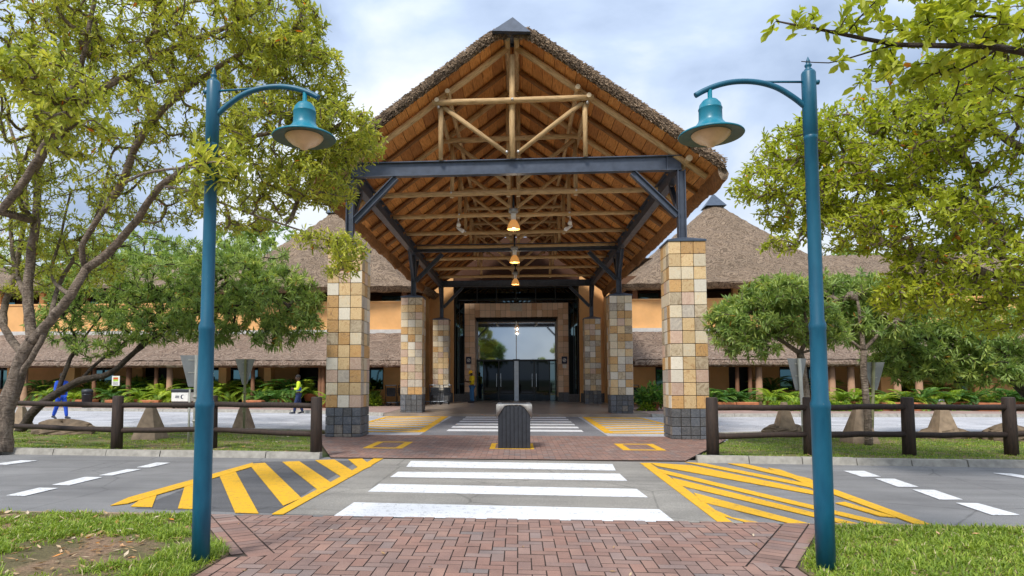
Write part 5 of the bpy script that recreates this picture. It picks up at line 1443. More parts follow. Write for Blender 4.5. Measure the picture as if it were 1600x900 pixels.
# ================================================================ TREES
def unit(a): return a/np.maximum(1e-9, np.linalg.norm(a, axis=-1, keepdims=True))
def oval_mesh(name, O, D, NN, L, Wd, rr, m, droop=0.3):
    """eight-triangle oval leaves with a folded midrib and a drooping tip"""
    n = len(O); Sd = unit(np.cross(D, NN)); NN = np.cross(Sd, D); L = L[:, None]; Wd = Wd[:, None]
    V = np.zeros((n, 8, 3)); V[:, 0] = O
    m1 = O+D*L*.32; m2 = O+D*L*.68-NN*L*droop*.12
    V[:, 1] = m1-NN*Wd*.10; V[:, 2] = m2-NN*Wd*.10; V[:, 3] = O+D*L-NN*L*droop*.42
    V[:, 4] = m1+Sd*Wd*.44+NN*Wd*.10; V[:, 5] = m2+Sd*Wd*.48+NN*Wd*.08; V[:, 6] = m1-Sd*Wd*.44+NN*Wd*.10; V[:, 7] = m2-Sd*Wd*.48+NN*Wd*.08
    b = np.arange(n)[:, None]*8
    T = [[0, 4, 1], [4, 2, 1], [4, 5, 2], [5, 3, 2], [0, 1, 6], [6, 1, 2], [6, 2, 7], [7, 2, 3]]
    F = np.concatenate([b+np.array([t]) for t in T], 0)
    return bigmesh(name, V.reshape(-1, 3), F, m, np.repeat(rr, 8))
def leaves_mesh(name, O, D, NN, L, Wd, rr, m, droop=0.25, wide=0.45):
    """four-triangle folded leaves: origin O, direction D, normal NN"""
    n = len(O); Sd = unit(np.cross(D, NN)); NN = np.cross(Sd, D); L = L[:, None]; Wd = Wd[:, None]
    V = np.zeros((n, 5, 3))
    V[:, 0] = O; mid = O+D*L*wide
    V[:, 1] = mid+Sd*Wd*0.5+NN*Wd*0.12; V[:, 2] = mid-NN*Wd*0.10; V[:, 3] = mid-Sd*Wd*0.5+NN*Wd*0.12
    V[:, 4] = O+D*L-NN*L*droop*0.5
    b = np.arange(n)[:, None]*5
    F = np.concatenate([b+np.array([[0, 1, 2]]), b+np.array([[0, 2, 3]]), b+np.array([[1, 4, 2]]), b+np.array([[2, 4, 3]])], 0)
    return bigmesh(name, V.reshape(-1, 3), F, m, np.repeat(rr, 5))
def smooth_path(pts, step=0.16):
    pts = [np.array(p, float) for p in pts]; o = []
    for i in range(len(pts)-1):
        p0 = pts[max(i-1, 0)]; p1 = pts[i]; p2 = pts[i+1]; p3 = pts[min(i+2, len(pts)-1)]
        k = max(2, int(np.linalg.norm(p2-p1)/step))
        for j in range(k):
            u = j/k; o.append(0.5*((2*p1)+(-p0+p2)*u+(2*p0-5*p1+4*p2-p3)*u*u+(-p0+3*p1-3*p2+p3)*u**3))
    o.append(pts[-1]); return o
def tree(name, label, cat, limbs, lobes, leaf, lm, bark, group=None, seed=1, tipr=0.006, per=20, spread=0.13, base=None, shell=0.5, leafname='crown', powr=0.40, single=0, dens=1.25, oval=False, slim=1.0):
    lmk = oval_mesh if oval else leaves_mesh
    """limbs: [(points, r0, r1)], first one starts at the ground; lobes: [(centre, (rx, ry, rz), n)]"""
    g = np.random.default_rng(seed); rs = random.Random(seed)
    nodes = []; par = []; rad = []; chains = []
    for (pts, r0, r1) in limbs:
        r0 *= slim; r1 *= slim
        sp = smooth_path(pts)
        jit = 0.25*r0
        start = -1
        if nodes:
            A = np.array(nodes); start = int(np.argmin(np.linalg.norm(A-sp[0], axis=1)))
            if np.linalg.norm(A[start]-sp[0]) > 0.02: sp = [A[start]]+sp if np.linalg.norm(A[start]-sp[0]) < 0.8 else sp
        ch = []
        for i, p in enumerate(sp):
            t = i/max(1, len(sp)-1)
            if i and i < len(sp)-1: p = p+g.normal(0, jit*0.35, 3)
            nodes.append(p); par.append(len(nodes)-2 if i else start); rad.append(r0+(r1-r0)*t); ch.append(len(nodes)-1)
        chains.append(ch)
    nl = len(nodes)
    att = []
    for (c, r, n) in lobes:
        n = int(n*dens)
        u = unit(g.normal(size=(n, 3))); rr = (shell+(1-shell)*g.random(n)**0.7)[:, None]
        att.append(np.array(c)+u*rr*np.array(r))
    att = np.concatenate(att)
    A = np.array(nodes); d0 = np.array([np.min(np.linalg.norm(A-a, axis=1)) for a in att]); att = att[np.argsort(d0)]
    cap = nl+len(att)*14; NA = np.zeros((cap, 3)); NA[:nl] = A; cnt = nl
    tips = []; tdir = []; bases = []
    for a in att:
        dd = NA[:cnt]-a; dist = np.sqrt((dd*dd).sum(1)); k = int(np.argmin(dist)); L = dist[k]
        if L < 0.05: continue
        p0 = NA[k]; st = int(min(10, max(2, L/0.17))); ch = [k]
        pk = par[k]; t0 = unit(NA[k]-NA[pk]) if pk >= 0 else np.array([0, 0, 1.0])
        dirn = (a-p0)/L; c1 = p0+(0.5*t0+0.5*dirn)*L*0.4+np.array([0, 0, 0.04*L])
        prev = k
        for j in range(1, st+1):
            u = j/st; p = (1-u)**2*p0+2*u*(1-u)*c1+u*u*a
            if j < st: p = p+g.normal(0, 0.012*min(L, 1.0), 3)
            if cnt >= cap: break
            NA[cnt] = p; nodes.append(p); par.append(prev); rad.append(0); ch.append(cnt); prev = cnt; cnt += 1
        chains.append(ch); tips.append(prev); tdir.append(unit(NA[prev]-NA[par[prev]])); 
    count = np.zeros(cnt); 
    for t in tips: count[t] += 1
    for i in range(cnt-1, -1, -1):
        if par[i] >= 0 and par[i] < i: count[par[i]] += count[i]
    rad2 = tipr*np.maximum(count, 1)**powr
    R_ = np.array([max(rad[i], rad2[i]) if rad[i] > 0 else rad2[i] for i in range(cnt)])
    for i in range(nl): R_[i] = rad[i] if rad[i] > rad2[i]*0.6 else min(rad2[i], rad[i]*1.5)
    # bark
    b0 = Vector(base if base is not None else limbs[0][0][0]); root = empty(name, b0, label=label, cat=cat, group=group)
    mbk = MB()
    for ci, ch in enumerate(chains):
        pts = [Vector(NA[i])-b0 for i in ch]; r = [R_[i] for i in ch]
        if ci >= len(limbs): r[0] = min(r[0], r[1]*1.25)
        n = 12 if max(r) > 0.05 else (6 if max(r) > 0.015 else 4)
        if len(pts) >= 2 and all((pts[i+1]-pts[i]).length > 1e-4 for i in range(len(pts)-1)): mbk.tube(pts, r, n, 0, n > 6, True)
    mbk.build('trunk', bark, root)
    # leaves
    T = NA[tips]; TD = np.array(tdir); n = len(T)
    (l0, l1), ratio = leaf
    k = per; O = np.repeat(T, k, 0); D0 = np.repeat(TD, k, 0)
    back = g.random((n*k, 1))**1.3*spread
    O = O-D0*back+g.normal(0, spread*0.10, (n*k, 3))
    rv = unit(g.normal(size=(n*k, 3))); side = unit(rv-D0*(rv*D0).sum(1)[:, None])
    ang = g.uniform(0.5, 1.35, (n*k, 1)); D = unit(D0*np.cos(ang)+side*np.sin(ang)+np.array([0, 0, 0.12]))
    NN = unit(np.array([0, 0, 1.0])+g.normal(0, 0.45, (n*k, 3)))
    L = g.uniform(l0, l1, n*k); Wd = L*ratio*g.uniform(0.8, 1.2, n*k)
    rr = np.clip(np.repeat(g.beta(2.2, 2.2, n), k)*0.55+g.beta(2, 2, n*k)*0.45+0.06*(g.random(n*k) < 0.02)*0, 0, 0.94)
    rr[g.random(n*k) < 0.006] = 1.0
    O -= np.array(b0)
    if single:      # the leaves that show largest are pieces of their own
        camp = np.array([0, 0, H0])-np.array(b0); dist = np.linalg.norm(O-camp, axis=1); order = np.argsort(dist)[:single]
        tms = [lmk('leaf', np.zeros((1, 3)), np.array([[1., 0, 0]]), np.array([[0, 0, 1.]]), np.ones(1), np.ones(1)*ratio, np.array([q]), lm) for q in (.15, .35, .5, .65, .85)]
        for i in order:
            x_ = Vector(D[i]); z_ = Vector(NN[i]); y_ = z_.cross(x_).normalized(); z_ = x_.cross(y_)
            o = link('leaf', tms[int(rr[i]*4.99)], root, O[i]); o.rotation_euler = Matrix((x_, y_, z_)).transposed().to_euler(); o.scale = (L[i],)*3
        keep = np.ones(n*k, bool); keep[order] = False
        O, D, NN, L, Wd, rr = O[keep], D[keep], NN[keep], L[keep], Wd[keep], rr[keep]
    lo = link(leafname, lmk('crown', O, D, NN, L, Wd, rr, lm), root); lo['kind'] = 'stuff'
    return root
def pp(lst): return [P(*a) for a in lst]
def lb(px, py, Y, rx, ry, dY, n): return (P(px, py, Y), (rx*Y/1000, dY, ry*Y/1000), n)
def gz(px, py, z=0.05): return Vector((*G(px, py, z), z))

# A: big multi-stemmed tree on the left
b = gz(2, 706)
YA = b.y
tree('shade_tree', 'large olive green tree with several pale stems rising from the left edge of the photo', 'tree',
     [([b, P(8, 640, YA), P(30, 580, YA), P(50, 535, YA-.1)], 0.30, 0.19),
      (pp([(50, 535, YA-.1), (44, 474, YA), (48, 400, YA), (56, 346, YA-.2), (62, 240, 11.8), (80, 150, 11.4), (105, 40, 11)]), 0.15, 0.05),
      (pp([(50, 535, YA-.1), (80, 500, YA-.3), (110, 462, YA-.6), (134, 420, 11.2)]), 0.15, 0.11),
      (pp([(134, 420, 11.2), (128, 385, 11), (160, 332, 10.8), (190, 288, 10.6), (220, 215, 10.3), (290, 140, 10), (400, 70, 9.6), (470, 45, 9.4)]), 0.085, 0.025),
      (pp([(134, 420, 11.2), (170, 394, 11), (212, 346, 10.8), (252, 290, 10.4), (330, 240, 10), (430, 205, 9.8), (520, 200, 9.8)]), 0.085, 0.022),
      (pp([(56, 346, 11.9), (30, 310, 11.5), (70, 240, 10.8), (124, 165, 10.2), (200, 116, 9.8), (276, 72, 9.6), (352, 44, 9.4), (420, 8, 9.2)]), 0.085, 0.03),
      (pp([(0, 330, 10.5), (44, 273, 10.3), (88, 190, 10), (130, 90, 9.8), (150, -20, 9.8)]), 0.11, 0.05),
      (pp([(40, 560, 12.2), (5, 500, 12.6), (25, 420, 12.8), (40, 300, 12.6), (10, 180, 12.5)]), 0.13, 0.04),
      (pp([(30, 590, YA), (70, 520, YA-.2), (95, 440, 12), (150, 340, 11.6), (175, 240, 11.2)]), 0.09, 0.03),
      (pp([(44, 474, YA), (20, 400, 12.2), (22, 300, 12), (60, 180, 11.6), (50, 60, 11.2)]), 0.08, 0.03),
      (pp([(110, 462, YA-.6), (80, 430, 12), (95, 370, 12.2), (110, 300, 12)]), 0.07, 0.03),
      (pp([(252, 290, 10.4), (300, 300, 10.2), (380, 330, 10), (470, 360, 9.8), (540, 385, 9.6)]), 0.03, 0.012),
      (pp([(190, 288, 10.6), (230, 270, 9), (290, 262, 7), (340, 262, 4.9)]), 0.04, 0.012),
      (pp([(88, 190, 10), (70, 170, 8.5), (90, 150, 6.5)]), 0.04, 0.015)],
     [lb(50, 40, 10.5, 120, 90, 1.6, 230), lb(180, 20, 10, 120, 80, 1.6, 210), lb(320, 40, 9.6, 120, 90, 1.5, 210), lb(430, 40, 9.6, 85, 75, 1.3, 170), lb(475, 130, 9.8, 80, 60, 1.2, 170),
      lb(535, 212, 9.8, 70, 45, 1.0, 150), lb(420, 220, 9.8, 90, 70, 1.3, 150), lb(300, 170, 10.4, 110, 80, 1.5, 150), lb(160, 150, 11, 120, 90, 1.6, 150), lb(20, 200, 11, 90, 100, 1.6, 170),
      lb(490, 285, 10, 75, 36, 1.0, 120), lb(370, 320, 10.6, 90, 45, 1.3, 110), lb(230, 300, 11.3, 90, 60, 1.4, 100), lb(90, 330, 12, 90, 80, 1.5, 130), lb(15, 400, 12.4, 60, 80, 1.4, 110), lb(120, 410, 12.4, 80, 50, 1.2, 70),
      lb(545, 395, 9.6, 28, 26, 0.5, 26), lb(500, 375, 9.6, 40, 14, 0.5, 14), lb(530, 425, 9.6, 25, 14, 0.4, 10), lb(342, 262, 4.7, 34, 34, 0.3, 16), lb(80, 130, 6.2, 85, 55, 0.7, 60), lb(120, 210, 6.2, 60, 40, 0.5, 26)],
     ((0.07, 0.12), 0.29), M_leafA, M_bark, seed=11, per=19, spread=0.30, dens=1.6, oval=True, slim=0.64)
# B: leaning dark green tree behind the left fence
b = gz(30, 676)
tree('leaning_tree', 'dark leaning tree with deep green rosettes of leaves behind the left pole fence', 'tree',
     [([b, P(55, 640, b.y), P(89, 615, 15.6), P(124, 595, 15.5), P(169, 584, 15.4), P(200, 560, 15.3), P(222, 540, 15.3)], 0.17, 0.08),
      (pp([(124, 595, 15.5), (160, 560, 15.6), (185, 545, 15.6), (210, 520, 15.6), (260, 480, 15.6)]), 0.06, 0.03),
      (pp([(89, 615, 15.6), (110, 560, 15.8), (130, 530, 15.8), (160, 490, 16)]), 0.06, 0.03),
      (pp([(222, 540, 15.3), (280, 500, 15.3), (360, 480, 15.2), (440, 470, 15.2)]), 0.07, 0.02),
      (pp([(120, 555, 15.8), (118, 530, 15.8), (105, 500, 16)]), 0.04, 0.02)],
     [lb(440, 470, 15.2, 62, 60, 1.3, 190), lb(355, 440, 15.4, 75, 55, 1.5, 190), lb(250, 440, 15.8, 75, 50, 1.5, 160), lb(150, 455, 16, 75, 50, 1.5, 130), lb(95, 510, 16, 45, 35, 1.0, 50), lb(225, 510, 15.2, 75, 30, 1.2, 110),
      lb(330, 500, 15, 70, 42, 1.2, 130), lb(430, 528, 14.8, 35, 20, 0.7, 26), lb(90, 400, 18, 100, 40, 1.6, 80), lb(240, 395, 18, 100, 30, 1.6, 90), lb(400, 400, 17.5, 55, 22, 1.2, 50), lb(480, 510, 15, 28, 20, 0.6, 20), lb(150, 545, 15.5, 50, 18, 0.7, 24)],
     ((0.13, 0.21), 0.22), M_leafB, M_bark2, seed=12, per=19, spread=0.18, dens=1.6, tipr=0.006, slim=0.72)
# C, D: two small round crowned trees on the right lawn
b = gz(1357, 697)
tree('young_tree', 'thin pale stemmed young tree with a flat green crown right of the right lamp', 'tree',
     [([b, P(1355, 640, b.y), P(1350, 590, b.y), P(1349, 548, b.y)], 0.05, 0.038), (pp([(1349, 548, b.y), (1320, 525, b.y), (1290, 510, b.y-.2)]), 0.03, 0.015), (pp([(1349, 548, b.y), (1375, 520, b.y), (1400, 500, b.y)]), 0.03, 0.015), (pp([(1349, 548, b.y), (1345, 510, b.y), (1340, 470, b.y)]), 0.035, 0.015)],
     [lb(1330, 465, 14.6, 62, 36, 1.0, 180), lb(1390, 495, 14.6, 55, 34, 0.9, 130), lb(1300, 500, 14.4, 50, 34, 0.9, 100), lb(1350, 515, 14.3, 60, 25, 0.9, 90), lb(1425, 470, 14.8, 40, 30, 0.8, 60), lb(1285, 455, 14.8, 45, 28, 0.8, 70)],
     ((0.12, 0.19), 0.22), M_leafB, M_bark, seed=13, per=19, spread=0.18, dens=1.6)
b = gz(1262, 700)
tree('young_tree', 'small broad crowned tree between the right stone column and the right lamp', 'tree',
     [([b, P(1262, 650, b.y), P(1256, 590, b.y), P(1250, 552, b.y)], 0.06, 0.045), (pp([(1250, 552, b.y), (1225, 535, b.y), (1190, 515, b.y)]), 0.035, 0.015), (pp([(1250, 552, b.y), (1262, 520, b.y), (1255, 480, b.y)]), 0.03, 0.015), (pp([(1250, 552, b.y), (1290, 540, b.y), (1310, 520, b.y)]), 0.03, 0.015)],
     [lb(1180, 500, 13.2, 58, 38, 0.9, 150), lb(1215, 462, 13.2, 60, 30, 0.9, 150), lb(1148, 525, 13.0, 34, 26, 0.6, 60), lb(1255, 500, 13.2, 50, 38, 0.8, 100), lb(1150, 480, 13.4, 26, 18, 0.5, 26), lb(1175, 545, 12.9, 40, 18, 0.5, 36), lb(1130, 500, 13.2, 26, 22, 0.5, 36), lb(1290, 525, 13.2, 36, 22, 0.6, 40)],
     ((0.11, 0.18), 0.22), M_leafB, M_bark, seed=14, per=19, spread=0.18, dens=1.6)
# E: dark tree at the right edge
b = gz(1640, 680)
tree('dark_tree', 'dark green spreading tree at the right edge with its trunk leaning in behind the fence', 'tree',
     [([b, P(1625, 640, b.y), P(1600, 612, b.y), P(1570, 582, b.y)], 0.15, 0.09), (pp([(1570, 582, b.y), (1520, 560, b.y), (1460, 550, b.y)]), 0.06, 0.02), (pp([(1590, 600, b.y), (1575, 560, b.y), (1550, 520, b.y)]), 0.06, 0.02)],
     [lb(1470, 545, 16, 85, 45, 1.4, 240), lb(1410, 565, 15.8, 50, 34, 1.0, 90), lb(1560, 525, 16, 90, 45, 1.4, 220), lb(1540, 580, 15.6, 80, 24, 1.0, 110), lb(1385, 545, 16, 34, 40, .9, 60), lb(1620, 560, 16, 60, 40, 1.2, 90), lb(1450, 500, 16.5, 70, 30, 1.2, 90)],
     ((0.13, 0.20), 0.22), M_leafB, M_bark2, seed=15, per=19, spread=0.18, dens=1.6, tipr=0.007)
# F: big tree reaching in from the right
YF = 9.2
b = Vector((P(1740, 700, 12.4).x, 12.4, 0.05))
tree('shade_tree', 'big yellow green tree reaching in from the right edge with thick grey limbs', 'tree',
     [([b, P(1738, 640, 12.2), P(1715, 550, 11.2), P(1680, 470, YF)], 0.22, 0.15),
      (pp([(1680, 470, YF), (1640, 430, YF), (1593, 382, YF), (1550, 346, YF), (1520, 320, YF), (1479, 307, 9.4), (1400, 294, 9.6), (1290, 290, 9.8)]), 0.10, 0.025),
      (pp([(1680, 470, YF), (1630, 462, YF), (1600, 453, YF), (1557, 431, YF), (1500, 415, 9), (1440, 400, 8.8)]), 0.08, 0.02),
      (pp([(1600, 440, YF), (1565, 400, YF), (1545, 350, 9), (1530, 300, 9), (1500, 240, 9), (1450, 210, 9.2)]), 0.05, 0.02),
      (pp([(1700, 510, YF), (1690, 400, 9), (1640, 280, 8.8), (1580, 220, 8.6), (1500, 180, 8.6)]), 0.10, 0.025)],
     [lb(1185, 288, 10, 45, 26, 0.8, 60), lb(1240, 235, 10, 58, 42, 1.0, 130), lb(1315, 205, 10, 65, 42, 1.1, 140), lb(1255, 320, 10, 62, 42, 1.0, 110), lb(1350, 290, 9.6, 90, 55, 1.3, 190), lb(1330, 360, 9.5, 70, 34, 1.0, 90),
      lb(1430, 345, 9, 90, 55, 1.2, 170), lb(1420, 225, 9, 90, 65, 1.3, 180), lb(1530, 190, 8.6, 90, 75, 1.3, 180), lb(1565, 320, 9, 70, 70, 1.2, 130), lb(1500, 420, 9, 105, 50, 1.2, 190), lb(1430, 465, 9, 60, 30, 0.8, 90), lb(1570, 490, 9.3, 60, 35, 1.0, 90), lb(1215, 385, 9.8, 28, 14, .4, 14), lb(1560, 90, 8.5, 90, 60, 1.0, 110), lb(1470, 130, 8.8, 70, 45, 1.0, 80)],
     ((0.065, 0.108), 0.36), M_leafC, M_bark, seed=16, dens=1.6, per=13, oval=True, slim=0.85, spread=0.26)
# G: near tree, its branch hangs into the top right corner
YG_ = 3.9
b = Vector((5.2, 4.2, 0.02))
tree('overhanging_tree', 'near tree whose branch with large oval leaves hangs above the right lamp', 'tree',
     [([b, Vector((5.15, 4.2, 1.6)), Vector((4.9, 4.1, 3.0)), P(1720, 130, 4.0)], 0.13, 0.06),
      (pp([(1720, 130, 4.0), (1640, 95, 3.95), (1560, 75, 3.9), (1500, 72, 3.9), (1400, 70, 3.85), (1320, 55, 3.8), (1260, 42, 3.8), (1213, 33, 3.8)]), 0.035, 0.006),
      (pp([(1640, 95, 3.95), (1600, 45, 4), (1565, 27, 4.05), (1490, 28, 4.1), (1430, 45, 4.1)]), 0.022, 0.006),
      (pp([(1400, 70, 3.85), (1375, 76, 3.85), (1330, 90, 3.85), (1295, 98, 3.85), (1252, 96, 3.85)]), 0.009, 0.004),
      (pp([(1320, 55, 3.8), (1350, 20, 3.8), (1380, -10, 3.8)]), 0.008, 0.004),
      (pp([(1560, 75, 3.9), (1500, 110, 4.2), (1430, 120, 4.5)]), 0.014, 0.005)],
     [lb(1218, 34, 3.8, 10, 12, .08, 4), lb(1262, 30, 3.8, 30, 18, .12, 8), lb(1300, 50, 3.8, 22, 14, .1, 5), lb(1256, 96, 3.85, 8, 6, .05, 3), lb(1310, 98, 3.85, 30, 8, .1, 6), lb(1345, 30, 3.8, 45, 26, .2, 16), lb(1375, 105, 3.9, 40, 28, .2, 14),
      lb(1430, 50, 4.0, 60, 50, .35, 34), lb(1440, 125, 4.3, 50, 36, .35, 24), lb(1530, 60, 4.1, 80, 70, .5, 60), lb(1560, 150, 4.4, 60, 50, .5, 30), lb(1350, 130, 3.9, 26, 10, .1, 5), lb(1500, 0, 4.1, 90, 40, .4, 40), lb(1400, -5, 4, 60, 30, .3, 18)],
     ((0.05, 0.085), 0.48), M_leafC, M_bark2, seed=17, per=9, spread=0.13, tipr=0.0022, shell=0.2, single=280, oval=True, slim=0.72, dens=1.1)
# trees beyond the buildings and behind the viewer (the entrance glass mirrors the latter)
def far_tree(x, y, h, r, lab, seed, m=M_leafB, n=260):
    b = Vector((x, y, 0)); g = random.Random(seed)
    lobes = [(Vector((x+g.uniform(-.5, .5)*r, y+g.uniform(-.5, .5)*r, h*g.uniform(.55, .85))), (r*g.uniform(.45, .7), r*g.uniform(.45, .7), h*g.uniform(.14, .22)), n//5) for _ in range(5)]
    tree('background_tree', lab, 'tree', [([b, b+Vector((.1, 0, h*.25)), b+Vector((-.1, .2, h*.45))], .25, .15), ([b+Vector((-.1, .2, h*.45)), b+Vector((r*.4, 0, h*.65))], .12, .06), ([b+Vector((-.1, .2, h*.45)), b+Vector((-r*.4, .3, h*.7))], .12, .06)],
         lobes, ((0.35, 0.6), 0.4), m, M_bark2, seed=seed, per=26, spread=0.7, tipr=0.02)
far_tree(-30, 52, 15.5, 8, 'broad green tree rising beyond the left wing roof', 31)
far_tree(-20, 54, 15.0, 7.5, 'rounded green tree showing above the left roof beside the cone', 32)
far_tree(30, 36, 7.5, 5.0, 'green tree beyond the end of the right verandah', 33, M_leafC)
far_tree(38, 40, 9.0, 6.0, 'tall tree far behind the right fence near the photo edge', 34)
far_tree(25, 46, 10.5, 5.0, 'tree showing between the right roof and the overhanging leaves', 36)
far_tree(-5.5, -34, 8.4, 4.5, 'tree across the forecourt mirrored in the entrance glass', 35)

# ================================================================ PLANTS BY THE VERANDAHS
def cycad_mesh(seed, m, nf=26, L=0.75, up=0.9):
    g = np.random.default_rng(seed); O = []; D = []; NN = []; Ls = []; W = []; rr = []
    for i in range(nf):
        a = i*2.399+g.uniform(-.2, .2); el = g.uniform(0.15, 1.35)*up; l = L*g.uniform(.75, 1.1); ns = 15
        h = np.array([math.cos(a), math.sin(a), 0]); p = np.array([0, 0, 0.05]); sd = np.array([-h[1], h[0], 0]); cr_ = g.random()
        e_ = el
        for k in range(ns):
            d = h*math.cos(e_)+np.array([0, 0, math.sin(e_)]); p = p+d*l/ns; e_ -= 1.35/ns
            t = k/ns; w = 0.22*l*math.sin(math.pi*(0.12+0.85*t))+0.01
            for s in (-1, 1):
                O.append(p); D.append(unit(sd*s+d*0.7)); NN.append(unit(np.cross(d, sd)*-1+0.01)); Ls.append(w); W.append(0.055*l); rr.append(min(1, max(0, cr_*0.7+g.uniform(0, .3))))
    NN = np.array(NN); NN *= np.sign(NN[:, 2:3]+1e-6)
    return leaves_mesh('fronds', np.array(O), np.array(D), NN, np.array(Ls), np.array(W), np.array(rr), m, 0.3)
CYC = [cycad_mesh(41+i, M_leafD) for i in range(3)]+[cycad_mesh(51+i, M_leafE) for i in range(2)]
def shrub_mesh(seed, m, n=700, r=0.5, l=0.16, ratio=.5):
    g = np.random.default_rng(seed); u = unit(g.normal(size=(n, 3))); u[:, 2] = np.abs(u[:, 2]); O = u*r*(0.45+0.55*g.random((n, 1)))*np.array([1, 1, 1.1]); 
    D = unit(u+g.normal(0, .5, (n, 3))); NN = unit(np.array([0, 0, 1])+g.normal(0, .4, (n, 3)))
    return leaves_mesh('leaves', O, D, NN, g.uniform(.6, 1.2, n)*l, l*ratio*g.uniform(.8, 1.2, n), g.random(n)*.9, m)
SH = [shrub_mesh(61, M_leafD), shrub_mesh(62, M_leafE), shrub_mesh(63, M_leafD, 500, .42, .2, .4)]
POT = MB().lathe([(0, 0), (.24, 0), (.33, .30), (.35, .31), (.35, .36), (.31, .36), (.29, .32), (0, .31)], 16).mesh('pot', M_terra)
TRO = MB().cbox((-.45, -.22, 0), (.45, .22, .34), .02).mesh('trough', M_terra)
def plant(px, py, me, sc, lab, kind='cycad', y=None, group=None, pot=POT, cat='plant', zpot=0.1):
    x, yy = G(px, py, 0.10)
    if y: x = P(px, 600, y).x; yy = y
    t = empty(kind, (x, yy, zpot), random.uniform(0, 6), label=lab, cat=cat, group=group)
    z = 0.0
    if pot: link('pot', pot, t); z = 0.28
    link('fronds' if kind == 'cycad' else 'leaves', me, t, (0, 0, z), (0, 0, 0), (sc, sc, sc)); return t
gl_ = 'cycads growing along the left verandah'; gr_ = 'cycads growing along the right verandah'
lp = [(78, 0, .7), (118, 0, .75), (172, 3, .8), (222, 0, .9), (248, 1, 1.05), (268, 0, 1.0), (300, 2, .9), (326, 0, .8), (405, 4, .8), (432, 3, .8), (530-15, 1, .6)]
sp_ = ['by the leftmost pale post', 'behind the walking person in blue', 'left of the dark round bin', 'right of the dark round bin', 'behind the white notice', 'left of the white service box', 'behind the white twin sign pole', 'just right of the left lamp post', 'left of the olive sign pole', 'right of the olive sign pole', 'beside the left stone column']
for (px, v, sc), w in zip(lp, sp_):
    plant(px+random.uniform(-3, 3), 0, CYC[v], sc*1.8, ('dark' if v > 2 else 'bright')+' green cycad '+w, y=29.0+random.uniform(0, .8), group=gl_)
for i, (px, sc) in enumerate(((62, .8), (140, .8), (190, .7), (280, .9), (230, 1.3), (268, 1.5), (340, .9), (560, .9), (582, 1.1))):
    lab = ['pale post at the far left', 'walking person in blue', 'white notice', 'white service box', 'row of bright cycads', 'cycads left of the lamp', 'left lamp post foot', 'gap right of the left stone column', 'luggage trolleys left of the middle column'][i]
    plant(px, 0, SH[i % 3], sc, 'leafy green shrub behind the '+lab, 'shrub', y=31.0+random.uniform(0, .6), pot=None)
xs = [1112, 1128, 1146, 1163, 1203, 1222, 1240, 1312, 1332, 1372, 1395, 1415, 1440, 1462, 1482, 1500, 1520, 1545, 1572, 1592]
vv = [4, 3, 4, 3, 1, 0, 2, 0, 1, 0, 3, 1, 4, 0, 1, 3, 4, 0, 4, 3]
for i, (px, v) in enumerate(zip(xs, vv)):
    plant(px, 0, CYC[v], 1.25+0.35*random.random(), f'{"dark" if v > 2 else "bright"} green cycad, {ORD[i]} in the right verandah row', y=28.2+random.uniform(0, .7), group=gr_)
for i, px in enumerate((1212, 1228, 1252, 1268, 1300, 1320, 1345, 1360)):
    plant(px, 0, SH[2 if i % 2 else 0], 0.62+.15*random.random(), f'low lime green shrub, {ORD[i]} in front of the right verandah cycads', 'shrub', y=27.5, pot=None, group='lime shrubs in front of the right verandah', zpot=0.12)
plant(1018, 634, SH[1], 1.45, 'round green shrub between the middle and front right stone columns', 'shrub', y=27.6)
plant(1010, 634, SH[2], .8, 'small shrub at the foot of the round bush beside the right columns', 'shrub', y=27.2, pot=None)
for i, px in enumerate((66, 100, 160, 185, 215, 245, 262, 290, 315, 350, 395, 425, 455, 485)):
    plant(px, 0, CYC[(i*2) % 3 if i % 4 else 3], 1.7+0.5*random.random(), f'tall cycad inside the left verandah, {ORD[i]}', y=30.6+0.9*random.random(), zpot=0.35, group='tall cycads inside the left verandah')
for i, (px, sc) in enumerate(((150, 2.0), (215, 2.3), (255, 2.2), (310, 1.9), (345, 1.9), (410, 1.8), (560, 2.1))):
    plant(px, 0, SH[(i*2) % 3], sc, 'tall leafy bush in the shade of the left verandah, '+ORD[i]+' of seven', 'bush', y=32.6, pot=None, zpot=0.15)
for i, (px, yy) in enumerate(((210, 32.6), (262, 32.4), (392, 32.5), (1205, 32.6), (1290, 32.5), (1420, 32.3), (1470, 32.5))):
    plant(px, 0, CYC[(i+1) % 5], 1.8, ['tall cycad in the shade behind the white notice', 'tall cycad in the shade behind the service box', 'tall cycad in the shade by the olive pole', 'tall cycad under the right verandah by the pale trunk post', 'dark tall cycad right of the right lamp post', 'tall cycad beside the orange pillar on the right', 'tall cycad under the leaves of the dark right tree'][i], y=yy, zpot=0.5)
for i, px in enumerate((130, 180, 235, 290, 395)):
    x = P(px, 600, 28.6).x; tag(link('planter', TRO, None, (x, 28.75 if px > 150 else 28.9, 0.10)), f'low terracotta trough, {ORD[i]} before the left verandah', 'planter', 'terracotta troughs before the left verandah')
for i, px in enumerate((1130, 1165, 1390, 1425, 1540)):
    x = P(px, 600, 27.9).x; tag(link('planter', TRO, None, (x, 27.9, 0.10)), f'low terracotta trough, {ORD[i]} before the right verandah', 'planter', 'terracotta troughs before the right verandah')

